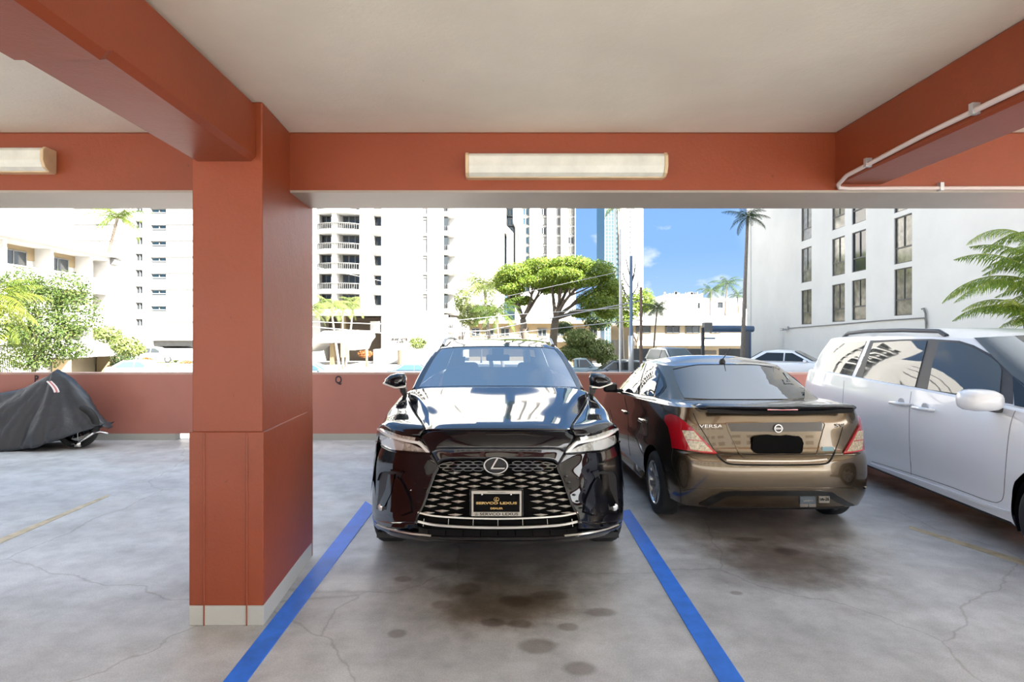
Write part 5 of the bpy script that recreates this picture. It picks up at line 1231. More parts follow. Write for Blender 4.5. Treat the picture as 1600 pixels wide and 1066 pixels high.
def shell(par, pose, rows, base, mid, topr, roof, paint, arches, cut=None, nu=6, nv=4, names=('body_side','shoulder','greenhouse','roof')):
    S = {}
    S['low'] = Surf(neg(rows), pose, nu, nv)
    S['sh'] = Surf([S0 for S0 in neg([rows[-1]])]+[[(a+b)/2+Vector((0,0,.012)) for a, b in zip(neg([rows[-1]])[0], neg([base])[0])]]+neg([base]), pose, nu, 3)
    S['gh'] = Surf(neg([base, mid, topr]), pose, nu, 5)
    S['roof'] = Surf([[Vector((-a.x if False else p[0], p[1], p[2])) for p in r] for r in roof], pose, 5, 5)
    for mi in (False, True):
        sm(S['low'].mesh(mirror=mi, arches=arches), names[0], paint, par, 50)
        sm(S['sh'].mesh(mirror=mi), names[1], paint, par, 50)
        sm(S['gh'].mesh(mirror=mi), names[2], paint, par, 50)
    sm(S['roof'].mesh(), names[3], paint, par, 60)
    return S
# ---------------------------------------------------------------- bronze sedan seen from behind
VP = Pose(2.31, 4.55)
sed = empty('sedan', (2.31, 4.55, 0), 0, 'bronze grey four-door sedan with rear spoiler, parked nose-in beside the black SUV', 'car')
plan = [(0,0),(.36,.008),(.63,.055),(.785,.17),(.845,.42),(.866,.80),(.87,1.45),(.87,2.1),(.862,2.8),(.84,3.4),(.72,3.88),(.4,4.03),(0,4.06)]
top = [(0,.12,1.06),(.36,.13,1.06),(.62,.175,1.055),(.745,.28,1.045),(.792,.5,1.035),(.818,.85,1.02),(.835,1.45,.995),(.84,2.1,.97),(.83,2.8,.94),(.78,3.4,.86),(.64,3.75,.76),(.34,3.9,.73),(0,3.92,.73)]
zl = [0, .13, .29, .46, .535, .57, .70, .85]
LR = lower_rows(plan, top, zl, [.09,.02,0,.008,.03,.055,.075,.09], [.1,.03,0,0,.03,.05,.08,.1], [.955,.985,1,1,.99,.985,.978,.962], .235)
base = [(0,.55,1.078),(.36,.56,1.078),(.635,.64,1.072),(.70,.80,1.066),(.745,.95,1.06),(.775,1.15,1.05),(.805,1.5,1.03),(.82,2.0,1.005),(.81,2.45,.975),(.76,2.8,.955),(.60,2.98,.945),(.3,3.04,.945),(0,3.06,.945)]
midr = [(0,.84,1.222),(.33,.85,1.22),(.575,.925,1.212),(.645,1.03,1.214),(.69,1.14,1.214),(.718,1.3,1.212),(.735,1.55,1.208),(.742,1.9,1.196),(.725,2.2,1.175),(.66,2.42,1.16),(.50,2.56,1.15),(.25,2.62,1.15),(0,2.64,1.15)]
topr = [(0,1.13,1.362),(.30,1.14,1.360),(.515,1.19,1.348),(.58,1.28,1.352),(.605,1.38,1.358),(.622,1.5,1.364),(.632,1.65,1.368),(.63,1.82,1.366),(.61,1.95,1.36),(.56,2.04,1.352),(.42,2.10,1.35),(.21,2.13,1.355),(0,2.14,1.358)]
T3 = lambda l: [Vector((-a, b, c)) for a, b, c in l]
def roofgrid(topr, hz, ks):
    """roof skin spanned between the left and right halves of the top ring; ks: ring columns used as edge from back to front"""
    rows = []
    for e in ks:
        a = Vector((-topr[e][0], topr[e][1], topr[e][2])); r = []
        for q in (-1, -.8, -.4, 0, .4, .8, 1): r.append(Vector((-a.x*q*-1 if False else abs(a.x)*q, a.y, a.z+hz[ks.index(e)]*(1-abs(q)**2.6))))
        rows.append(r)
    return rows
rg = roofgrid(topr, [.012, .030, .055, .068, .075, .070, .055, .03, .008], [2,3,4,5,6,7,8,9,10])
rg[0] = [Vector((x, y, z)) for x, y, z in ((-.515,1.19,1.348),(-.40,1.162,1.356),(-.2,1.137,1.361),(0,1.13,1.362),(.2,1.137,1.361),(.40,1.162,1.356),(.515,1.19,1.348))]
rg[-1] = [Vector((x, y, z)) for x, y, z in ((-.42,2.10,1.35),(-.33,2.115,1.352),(-.17,2.13,1.356),(0,2.14,1.358),(.17,2.13,1.356),(.33,2.115,1.352),(.42,2.10,1.35))]
vs_ar = [(.72,.29,.345),(3.2,.29,.345)]
S = shell(sed, VP, LR, base, midr, topr, rg, 'bronzepaint', vs_ar)
low, gh, shd, rf = S['low'], S['gh'], S['sh'], S['roof']
FULLGH = Surf([[Vector((-p.x, p.y, p.z)) for p in r[:0:-1]]+r for r in neg([base, midr, topr])], VP, 5, 5)
FULLLOW = Surf([[Vector((-p.x, p.y, p.z)) for p in r[:0:-1]]+r for r in neg(LR)], VP, 5, 4)
# crude guard: only the first columns (the tail) are used through FULL*, windows of the flank through the half surface
m = MB(); decal(m, FULLGH, [(1052,578),(1060,574),(1090,571.5),(1133,570.5),(1180,571.5),(1206,573.5),(1217,577),(1232,590),(1252,604),(1268,617),(1271,622),(1240,624),(1179,625),(1110,624.5),(1069,622.5),(1062,610),(1055,592)], .006, 12)
sm(m, 'rear_window', 'rearglass', sed, 60)
m = MB(); ribbon(m, FULLGH, [(1052,578),(1090,571),(1133,570),(1180,571),(1217,577)], .012, .008, sub=6); sm(m, 'roof_gap', 'seam', sed)
def wdec(pts, off=.006, mk='carglass', nm='side_window', step=9, surf=None):
    for mi in (False, True): mm = MB(); decal(mm, surf or gh, pts, off, step, mi); sm(mm, nm, mk, sed, 60)
wdec([(974,614.5),(983,592),(993,576),(1003,567.5),(1016,565.5),(1027,571),(1038,590),(1042,604),(1036,613),(1024,623.5),(998,620)], .003, 'glossblack', 'window_frame')
wdec([(977,613.5),(985,592),(995,577),(1004,569),(1010,568),(1003,590),(998,617)], .007)
wdec([(1001,618),(1006,592),(1013,568.5),(1017,568),(1023,573),(1030,585),(1021,621)], .007)
wdec([(1024,620),(1032,589),(1036,597),(1037.5,604),(1031,614)], .007, step=6)
m = MB()
for mi in (False, True): ribbon(m, shd, [(975,616),(999,621.5),(1025,625.5)], .010, .004, mi, 3)
sm(m, 'window_sill_trim', 'darkmetal', sed)
# tail lamps
redp = [(1041,650),(1049,647.5),(1058,650),(1070,658),(1086,673),(1103,691),(1120,710),(1100,708.6),(1077,704.5),(1052,700.5),(1050,685),(1046,668),(1039.5,657)]
for mi in (False, True):
    m = MB(); decal(m, low, redp, .014, 8, mi); tl = sm(m, 'tail_lamp', 'redlens', sed, 40)
    m = MB(); decal(m, low, [(1067.5,672.5),(1084.5,673.5),(1098,690),(1113,706.5),(1096,705),(1080,702.5),(1073,688)], .019, 7, mi); sm(m, 'clear_lens', 'clearlens', tl, 40)
    m = MB(); ribbon(m, low, [(1074,687.5),(1086,688),(1097,689.5)], .006, .022, mi, 3); sm(m, 'lens_bar', 'redlens', tl)
# trunk lid: recess around plate, seam, chrome strip, badges
FL = FULLLOW
m = MB(); decal(m, FL, [(1136,662),(1210,660),(1285,660),(1284,674),(1210,675),(1142,674)], .004, 14); sm(m, 'plate_recess_shade', mat('shaded bronze recess', (.040,.033,.026), .35, metal=.5, coat=1.0), sed)  # darker bronze strip, shade of the recess put into the colour
m = MB(); ribbon(m, FL, [(1135,661),(1139,674),(1148,693),(1159,713),(1180,715.5),(1215,716),(1250,715.5),(1274,712),(1281,692),(1286,674),(1286.5,660),(1250,659.5),(1210,659.5),(1160,660.5),(1135,661)], .010, .007, sub=4); sm(m, 'recess_rim', 'bronzepaint', sed)
m = MB(); ribbon(m, FL, [(1120,711),(1128,719),(1140,725),(1165,726.5),(1215,727),(1262,726.5),(1290,724.5),(1298,718),(1304,707)], .014, .002, sub=5); ribbon(m, FL, [(1083,645),(1090,661),(1103,682),(1120,711)], .006, .002, sub=4); ribbon(m, FL, [(1322,645),(1318,662),(1312,684),(1304,707)], .006, .002, sub=4); sm(m, 'trunk_gap', 'seam', sed)
m = MB(); ribbon(m, FL, [(1135,719),(1165,720.5),(1215,721),(1262,720.5),(1292,718)], .012, .008, sub=5); sm(m, 'trunk_trim', 'satin', sed)
def fpt(x, y, off=.01): u, v = FL.find(x, y); p = FL.P(u, v); return p+Vector((0,-off,0))
e = fpt(1214.8, 669.3, .012); kk = (4.55+e.y)/F
emb = bpy.data.objects.new('round_emblem', None); COL.objects.link(emb); emb.parent = sed; emb.location = e
m = MB(); m.lathe([(6.7*kk,0),(6.6*kk,-.006),(4.9*kk,-.006),(4.8*kk,0)], (0,0,0), 'y', 28); fixn(m.build('ring', 'chrome', emb, True, auto=30))
m = MB(); m.box(-7*kk, 7*kk, -.008, -.002, -1.3*kk, 1.5*kk); m.build('bar', 'chrome', emb, bevel=.001)
text('badge_lettering', 'NISSAN', 1.5*kk, 'plateblack', (0,-.0085,.0), r90, emb, .001, fit=11*kk)
e = fpt(1110, 666, .010); text('badge_lettering', 'VERSA', 5.0*kk, 'chrome', e, r90, sed, .004, fit=37*kk)
u, v = FL.find(1311, 665.5); n = outward(VP, FL.P(u, v), FL.nrm(u, v)); e = FL.P(u, v)+n*.006; tb = text('badge_lettering', 'SV', 5.6*kk, 'platecream', e, r90, sed, .006, fit=15*kk); tb.rotation_euler = (math.pi/2+.12, 0, math.atan2(n.x, -n.y))
e = fpt(1293, 701.5, .008)
m = MB(); m.box(e.x-9*kk, e.x+9*kk, e.y, e.y+.004, e.z-3.2*kk, e.z+3.2*kk); m.build('blue_badge', mat('pale blue badge', (.30,.50,.58), .3), sed)
# blacked-out plate
e = fpt(1214, 694.5, .012); m = MB(); rnd = random.Random(7); pts = []
for i in range(44):
    a = 2*math.pi*i/44; c, s_ = math.cos(a), math.sin(a); q = (abs(c)**6+abs(s_)**6)**(-1/6)
    pts.append((e.x+(39.5+rnd.uniform(-1.2,1.2))*kk*c*q, 0, e.z+(14.5+rnd.uniform(-.9,.9))*kk*s_*q-(c*1.0)*kk))
m.extr([(x, e.y-.006, z) for x, y, z in pts], (0,.008,0)); fixn(m.build('licence_plate', 'plateblack', sed))
# spoiler with brake light
prof = [(.235,1.062),(.14,1.090),(.055,1.088),(.02,1.078),(.012,1.066),(.03,1.048),(.075,1.030),(.12,1.022)]
m = MB(); vs = []; st = [(-.655,.5,.06),(-.63,.85,.02),(-.58,1,.005),(-.3,1,-.03),(0,1,-.04),(.3,1,-.03),(.58,1,.005),(.63,.85,.02),(.655,.5,.06)]
for x, q, dy in st: vs += [(x, y+dy+.035, 1.055+(z-1.055)*q) for y, z in prof]
n = len(prof); fs = [(i*n+j, i*n+(j+1) % n, (i+1)*n+(j+1) % n, (i+1)*n+j) for i in range(len(st)-1) for j in range(n)]+[tuple(range(n)), tuple((len(st)-1)*n+j for j in range(n))]
m.add(vs, fs); fixn(m.build('spoiler', 'blackpaint', sed, True, auto=40))
m = MB(); m.box(-.125, .125, .016, .06, 1.050, 1.070); m.build('brake_light', 'redlens', sed, bevel=.004)
m = MB(); m.extr([(x, .018+abs(x)*.05, z) for x, z in ((-.60,1.058),(.60,1.058),(.58,1.026),(.18,1.018),(-.18,1.018),(-.58,1.026))], (0,.03,0)); fixn(m.build('spoiler_underside', 'seam', sed))
# bumper: lower dark band, stickers, seams
m = MB(); decal(m, FL, [(1092,787),(1112,776),(1128,768),(1150,766.5),(1215,766.5),(1280,766.5),(1302,770),(1322,783),(1334,789),(1322,790),(1306,784),(1293,776),(1280,774),(1215,774),(1150,774),(1134,776),(1114,787),(1104,790)], .010, 12); sm(m, 'bumper_moulding', 'glossblack', sed, 40)
m = MB(); ribbon(m, FL, [(1066,768),(1090,764.5),(1128,764),(1215,763.5),(1290,763.5),(1330,764),(1356,762)], .012, .010, sub=4); sm(m, 'bumper_crease', 'bronzepaint', sed, 40)
m = MB(); ribbon(m, FL, [(1105,795),(1150,796.5),(1215,797),(1280,796.5),(1318,794)], .02, .004, sub=5); sm(m, 'bumper_lower_edge', 'blackplastic', sed)
m = MB(); decal(m, FL, [(1249,775.5),(1273,775.5),(1274,790),(1249,790)], .014, 10); stk = sm(m, 'sticker', mat('blue grey sticker', (.16,.20,.24), .4), sed)
e = fpt(1261, 783, .018); text('sticker_lettering', 'SAFETY', 2.6*kk, 'platecream', e+Vector((0,-.001,.006)), r90, stk, .001, fit=15*kk)
m = MB(); decal(m, FL, [(1249,786),(1261,786),(1261,790),(1249,790)], .016, 10); decal(m, FL, [(1263,786),(1273.5,786),(1273.5,790),(1263,790)], .016, 10); sm(m, 'sticker_field', 'platecream', stk)
m = MB(); decal(m, FL, [(1278.5,774.5),(1294.5,774.5),(1294.5,784),(1278.5,784)], .014, 10); stk = sm(m, 'sticker', 'platecream', sed)
e = fpt(1286.5, 779.3, .018); text('sticker_lettering', '06-26', 5*kk, 'plateblack', e, r90, stk, .001, fit=14*kk, bold=.001)
for mi in (False, True): m = MB(); ribbon(m, low, [(1052,700.5),(1050,722),(1062,760),(1064,785)], .006, .002, mi, 4); sm(m, 'bumper_gap', 'seam', sed)
m = MB()
for mi in (False, True):
    ribbon(m, low, [(976,621),(981,650),(982,690),(985,712)], .006, .002, mi, 4); ribbon(m, low, [(999,624),(1008,650),(1010,668)], .006, .002, mi, 4); ribbon(m, low, [(953,640),(957,660),(958,690)], .006, .002, mi, 3)
sm(m, 'door_gap', 'seam', sed)
for (x, y) in ((976.6,644),(1004,657.5)):
    for mi in (False, True):
        u, v = low.find(x, y); p = low.P(u, v); sg = 1 if mi else -1; m = MB(); m.box(-.012, .02, -.085, .085, -.016, .016); o = m.build('door_handle', 'bronzepaint' , sed, bevel=.010); o.location = (abs(p.x)*sg+sg*.018, p.y, p.z)
# side skirts, exhaust, underside
for sg in (-1, 1):
    m = MB(); m.extr([(sg*.87, 1.12, .22), (sg*.87, 2.85, .20), (sg*.84, 2.85, .30), (sg*.84, 1.12, .34)], (-sg*.12,0,0)); fixn(m.build('side_skirt', 'bronzepaint', sed, bevel=.01))
    for yy in (.72, 3.2): make_wheel(sed, sg*.765, yy, .29, .185, sg, .20, 10, 'alloy', .25); liner(sed, sg*.5, sg*.735, yy, .29, .34)
    m = MB(); m.box(-.08, .08, -.05, .05, -.055, .055); o = m.build('door_mirror', 'blackplastic', sed, bevel=.03, seg=3); o.location = (sg*.955, 2.25, 1.035)
    m = MB(); m.box(-.06, .06, -.02, .02, -.02, .02); o = m.build('mirror_arm', 'blackplastic', sed, bevel=.005); o.location = (sg*.86, 2.26, .995)
m = MB(); m.box(-.70, .70, .35, 3.8, .215, .30); m.box(-.6,.6,.5,3.4,.3,.9); m.build('underbody', 'blackplastic', sed)
m = MB(); m.tube([(.50,.14,.235),(.50,.5,.24)], .032, 14); m.build('exhaust_pipe', 'darkmetal', sed, True)
# antenna
m = MB(); m.lathe([(.001,.03),(.022,.02),(.03,0),(.03,-.02)], (.0,1.25,1.395), 'z', 16); m.tube([(0,1.25,1.41),(.045,1.16,1.53)], [.006,.003], 6); sm(m, 'antenna', 'blackplastic', sed)

# ---------------------------------------------------------------- white minivan
NP = Pose(4.71, 2.8, .086)
van = empty('minivan', (4.71, 2.8, 0), -.086, 'white minivan at the right edge, its side windows and sliding door towards the sedan', 'car')
planv = [(0,0),(.45,.04),(.74,.16),(.88,.38),(.955,.75),(.985,1.3),(.99,2.2),(.99,3.2),(.985,4.1),(.95,4.7),(.86,4.98),(.5,5.07),(0,5.09)]
topv = [(0,.10,.84),(.43,.13,.85),(.70,.24,.90),(.83,.44,.97),(.90,.8,1.03),(.935,1.35,1.09),(.945,2.2,1.135),(.948,3.2,1.16),(.94,4.1,1.185),(.905,4.66,1.19),(.82,4.92,1.19),(.45,5.02,1.18),(0,5.04,1.18)]
zlv = [0,.08,.20,.30,.42,.60,.80]
LV = lower_rows(planv, topv, zlv, [.08,.03,0,0,.01,.03,.06], [.05,.02,0,0,0,.01,.02], [.945,.962,.968,.985,1.0,1.0,.985], .24)
basev = [(0,.95,1.12),(.4,.98,1.12),(.68,1.08,1.12),(.82,1.25,1.115),(.875,1.45,1.12),(.90,1.75,1.13),(.915,2.3,1.15),(.92,3.2,1.175),(.91,4.1,1.20),(.87,4.65,1.205),(.76,4.9,1.205),(.4,4.98,1.2),(0,5.0,1.2)]
midv = [(0,1.45,1.405),(.38,1.48,1.40),(.645,1.57,1.39),(.76,1.70,1.385),(.81,1.9,1.39),(.835,2.2,1.40),(.85,2.66,1.41),(.855,3.35,1.425),(.845,4.1,1.43),(.81,4.6,1.42),(.71,4.82,1.41),(.38,4.9,1.41),(0,4.92,1.41)]
topv2 = [(0,1.95,1.66),(.35,1.97,1.655),(.60,2.03,1.64),(.70,2.12,1.632),(.735,2.3,1.636),(.75,2.6,1.646),(.76,3.0,1.652),(.765,3.5,1.652),(.76,4.1,1.642),(.73,4.5,1.625),(.64,4.7,1.605),(.35,4.78,1.60),(0,4.8,1.60)]
rgv = roofgrid(topv2, [.03,.045,.06,.075,.085,.09,.085,.07,.045], [2,3,4,5,6,7,8,9,10])
rgv[0] = [Vector((x, y, z)) for x, y, z in ((-.60,2.03,1.64),(-.46,1.99,1.65),(-.23,1.955,1.658),(0,1.95,1.66),(.23,1.955,1.658),(.46,1.99,1.65),(.60,2.03,1.64))]
rgv[-1] = [Vector((x, y, z)) for x, y, z in ((-.64,4.7,1.605),(-.5,4.75,1.602),(-.25,4.79,1.60),(0,4.8,1.60),(.25,4.79,1.60),(.5,4.75,1.602),(.64,4.7,1.605))]
vn_ar = [(.98,.335,.405),(4.01,.335,.40)]
SVN = shell(van, NP, LV, basev, midv, topv2, rgv, 'whitepaint', vn_ar, nu=7)
low, gh, shd = SVN['low'], SVN['gh'], SVN['sh']
def vdec(pts, off, mk, nm, step=12, surf=None):
    for mi in (False, True): mm = MB(); decal(mm, surf or gh, pts, off, step, mi); sm(mm, nm, mk, van, 60)
vdec([(1281,583),(1292,563),(1306,540),(1318,535.5),(1360,531.5),(1350,560),(1336,591)], .004, 'whitepaint', 'quarter_window_frame')
vdec([(1283,581),(1294,562),(1307,541.5),(1319,537),(1355,533.5),(1343,560),(1331,589)], .009, 'vanglass', 'quarter_window', 9)
vdec([(1336,591),(1349,560),(1361,532.5),(1410,530.5),(1456,530),(1500,533),(1522,540),(1548,554),(1572,572),(1584,588),(1583,632),(1560,628),(1500,619),(1450,611),(1390,600)], .004, 'greyplastic', 'window_frame')
vdec([(1348,592),(1357,562),(1366,536.5),(1410,533.5),(1450,533),(1441,568),(1431,605),(1390,598.5)], .010, 'vanglass', 'sliding_door_window')
vdec([(1451,609),(1459,568),(1469,534.5),(1502,537),(1522,544),(1546,557.5),(1562,570.5),(1566,580),(1563,624),(1500,616)], .010, 'vanglass', 'front_door_window')
m = MB()
for mi in (False, True): ribbon(m, low, [(1424,612),(1421,640),(1421,690),(1424,742)], .005, .0015, mi, 5); ribbon(m, low, [(1587,640),(1579,664),(1574,700),(1570,750),(1568,775),(1562,784),(1545,783),(1480,759),(1420,739),(1362,721)], .005, .0015, mi, 5); ribbon(m, low, [(1319,595),(1317,625),(1318,660),(1330,700)], .005, .0015, mi, 4)
sm(m, 'door_gap', 'seamgrey', van)
for pts in ([(1396,629),(1408,630.5),(1421,632)], [(1431.5,637),(1445,639),(1458.5,641)]):
    for mi in (False, True):
        q = []
        for (x, y) in pts: u, v = low.find(x, y); p = low.P(u, v); q.append(Vector((-p.x if mi else p.x, p.y, p.z)))
        sg = 1 if mi else -1; o = Vector((sg*.034, 0, 0)); d = (q[2]-q[0])*.12
        m = MB(); m.tube([q[0]-d*.6, q[0]+o, q[1]+o*1.15, q[2]+o, q[2]+d*.6], [.010,.015,.017,.015,.010], 10); hd = sm(m, 'door_handle', 'whitepaint', van, 50)
        m = MB(); c = q[1]; m.v = []; n_ = 16
        for k in range(n_): a = 2*math.pi*k/n_; m.v.append((c.x+sg*.003, c.y+.045*math.cos(a), c.z+.012+.040*math.sin(a)))
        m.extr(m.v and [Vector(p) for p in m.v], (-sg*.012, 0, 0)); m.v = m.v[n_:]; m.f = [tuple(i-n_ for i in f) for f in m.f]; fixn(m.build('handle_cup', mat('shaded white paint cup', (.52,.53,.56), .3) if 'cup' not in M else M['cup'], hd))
for mi in (False, True): m = MB(); ribbon(m, low, [(1362,725),(1420,745),(1480,766),(1545,790),(1578,801)], .02, .012, mi, 4); sm(m, 'sill_moulding', 'whitepaint', van, 60)
for sg in (-1, 1):
    for yy in (.98, 4.01): make_wheel(van, sg*.865, yy, .335, .225, sg, .215, 7, 'alloy'); liner(van, sg*.55, sg*.93, yy, .335, .40)
    m = MB(); m.tube([(sg*.70,2.45,1.655),(sg*.70,2.55,1.70),(sg*.70,3.1,1.715),(sg*.70,3.8,1.712),(sg*.69,4.2,1.69),(sg*.69,4.32,1.64)], .022, 10); sm(m, 'roof_rail', 'darkmetal', van)
    rings = [(.80,-.06),(1,-.03),(1.0,.03),(.86,.09),(.5,.12)]; n = 20; vs = []
    for q, dy in rings:
        for k in range(n):
            a = 2*math.pi*k/n; c, s_ = math.cos(a), math.sin(a); e = (abs(c)**3.2+abs(s_)**3.2)**(-1/3.2); vs.append((sg*1.10+.145*c*e*q, 1.50-dy, 1.155+.085*s_*e*q))
    fs = [(i*n+j, i*n+(j+1) % n, (i+1)*n+(j+1) % n, (i+1)*n+j) for i in range(len(rings)-1) for j in range(n)]+[tuple(range(n)), tuple((len(rings)-1)*n+j for j in range(n))]
    m = MB(); m.add(vs, fs); mrr = sm(m, 'door_mirror', 'whitepaint', van, 50)
    m = MB(); m.box(sg*.93-.07, sg*.93+.09, 1.47, 1.56, 1.06, 1.10); m.build('mirror_arm', 'greyplastic', mrr, bevel=.01)
vdec([(1583,588),(1600,600),(1612,640),(1586,634)], .008, 'glossblack', 'quarter_glass', 8)
m = MB(); q = neg([basev, midv, topv2]); wsr = [[Vector((-p.x, p.y, p.z)) for p in r[3:0:-1]]+r[:4] for r in q]
wsr = [[p+Vector((0,-.008,.008)) for p in r] for r in [[r2[k] for k in range(7)] for r2 in wsr]]
WSV = Surf(wsr, NP, 5, 5); sm(WSV.mesh(), 'windshield', 'vanglass', van, 60)
m = MB(); m.box(-.88,.88,.3,4.9,.2,.28); m.box(-.7,.7,.4,4.6,.28,1.0); m.build('underbody', 'blackplastic', van)
# ---------------------------------------------------------------- covered motorcycle by the parapet
M['tarp'] = mat('charcoal cover fabric', (.030,.034,.042), .42, spec=.5, bump=(30,.15))
mc_ = empty('covered_motorcycle', px(60,700,8.4)*1.0, 0, 'motorcycle under a charcoal fabric cover against the parapet at left, one wheel showing', 'motorcycle')
mc_.location.z = 0; MO = mc_.location.copy()
rnd = random.Random(21)
ridge = [(-330,640),(-260,628),(-180,618),(-90,622),(-30,620),(0,614),(30,608),(50,598),(74,587),(88,577),(100,582),(116,594),(136,620),(148,642),(160,658),(169,669)]
def ridge_z(xp):
    for (a, za), (b, zb) in zip(ridge[:-1], ridge[1:]):
        if a <= xp <= b: t = (xp-a)/(b-a); return za+(zb-za)*t
    return ridge[0][1] if xp < ridge[0][0] else ridge[-1][1]
def hem_y(xp): return 707 if xp < 20 else (707-(xp-20)*.11 if xp < 90 else 699.3-(xp-90)*.42)
nx, ny = 190, 46; vs = []
for i in range(nx+1):
    xp = -330+(170+330)*i/nx; zr = H-(ridge_z(xp)-VY)*8.42/F; zh = max(.012, H-(hem_y(xp)-VY)*8.08/F)
    ang = (xp-88)
    for j in range(ny+1):
        t = j/ny; side = 1 if t < .5 else -1; q = 1-abs(2*t-1)          # q: 0 hem -> 1 ridge
        fl_w = .33 if xp < 120 else .33*max(.15, (172-xp)/52)
        yv = 8.42-side*(fl_w*(1-q**1.25)+.035)
        zv = zh+(zr-zh)*(q**.92)
        # pleats run down from the peak and get deeper towards the hem
        yp = ridge_z(xp)+(hem_y(xp)-ridge_z(xp))*(1-q); th = math.atan2(yp-566, xp-90); rad = min(1, math.hypot(yp-566, xp-90)/150)
        yv -= side*rad*(1-q)**.35*(.050*math.sin(th*9+.5)+.032*math.sin(th*19+2)+.014*math.sin(th*41))*(.4+.6*min(1, q*6))
        # long folds sweeping to the left
        yv -= side*.030*math.sin(q*9+xp*.021)*min(1, max(0, (80-xp)/60))*(1-q)**.3
        X = (xp-VX)*8.42/F+.02*math.sin(q*6+xp*.05)
        vs.append((X-MO.x, min(yv, 8.92)-MO.y, max(zv, .008)))
m = MB(); m.add(vs, [(i*(ny+1)+j, (i+1)*(ny+1)+j, (i+1)*(ny+1)+j+1, i*(ny+1)+j+1) for i in range(nx) for j in range(ny)])
cov = m.build('cover', 'tarp', mc_, True, sol=.004)
tex = bpy.data.textures.new('crumple', 'CLOUDS'); tex.noise_scale = .16; tex.noise_depth = 3
md = cov.modifiers.new('crumple', 'DISPLACE'); md.texture = tex; md.strength = .05; md.mid_level = .5
m = MB(); a = px(75,596,8.15)-MO; b = px(88,613,8.0)-MO
M['redstripe'] = mat('red reflective tape', (.50,.10,.09), .4); M['whitestripe'] = mat('white reflective tape', (.75,.70,.68), .4)
for k, (o, mk) in enumerate(((0,'whitestripe'),(.028,'redstripe'),(.052,'whitestripe'))):
    mm = MB(); pts = [a+(b-a)*t+Vector((.05*math.sin(t*2.5)*.6+o, -.035-.03*t, 0)) for t in (0,.25,.5,.75,1)]
    vv = []; 
    for p in pts: vv += [p+Vector((0,0,.0)), p+Vector((.020,0,.008)), p+Vector((.020,.01,.008)), p+Vector((0,.01,0))]
    mm.add(vv, [(i*4+j, i*4+(j+1) % 4, (i+1)*4+(j+1) % 4, (i+1)*4+j) for i in range(4) for j in range(4)]); mm.build('reflective_tape', mk, cov)
def moto_wheel(xp):
    c = px(xp, 666, 8.33)-MO; c.z = .325
    t = bpy.data.objects.new('wheel', None); COL.objects.link(t); t.parent = mc_; t.location = c
    m = MB(); n = 44; r1, r2 = .275, .05
    for i in range(n):
        a = 2*math.pi*i/n
        for k in range(12): b = 2*math.pi*k/12; rr = r1+r2*math.cos(b); m.v.append((rr*math.cos(a), r2*math.sin(b), rr*math.sin(a)))
    for i in range(n):
        for k in range(12): m.f.append((i*12+k, ((i+1)%n)*12+k, ((i+1)%n)*12+(k+1)%12, i*12+(k+1)%12)); m.m.append(0)
    m.build('tyre', 'rubber', t, True)
    m = MB(); m.lathe([(.235,-.03),(.225,-.025),(.215,0),(.225,.025),(.235,.03)], (0,0,0), 'y', 40)
    for k in range(16): a = 2*math.pi*k/16; m.tube([(0,.01*(-1)**k,0),(.225*math.cos(a),0,.225*math.sin(a))], .003, 4)
    m.lathe([(.001,-.06),(.03,-.05),(.03,.05),(.001,.06)], (0,0,0), 'y', 14); m.build('rim', 'chrome', t, True, auto=40)
moto_wheel(121); moto_wheel(-200)
m = MB(); c = px(146, 677, 8.2)-MO; m.tube([c, c+Vector((.10,0,.02)), c+Vector((.20,.02,-.01))], .012, 6); m.tube([c+Vector((-.35,.05,-.17)), c+Vector((-.22,.05,-.13)), c+Vector((0,.0,0))], .014, 6); m.box(c.x-.28, c.x-.2, c.y, c.y+.04, .04, .10); m.build('fork_gear', 'chrome', mc_, True)

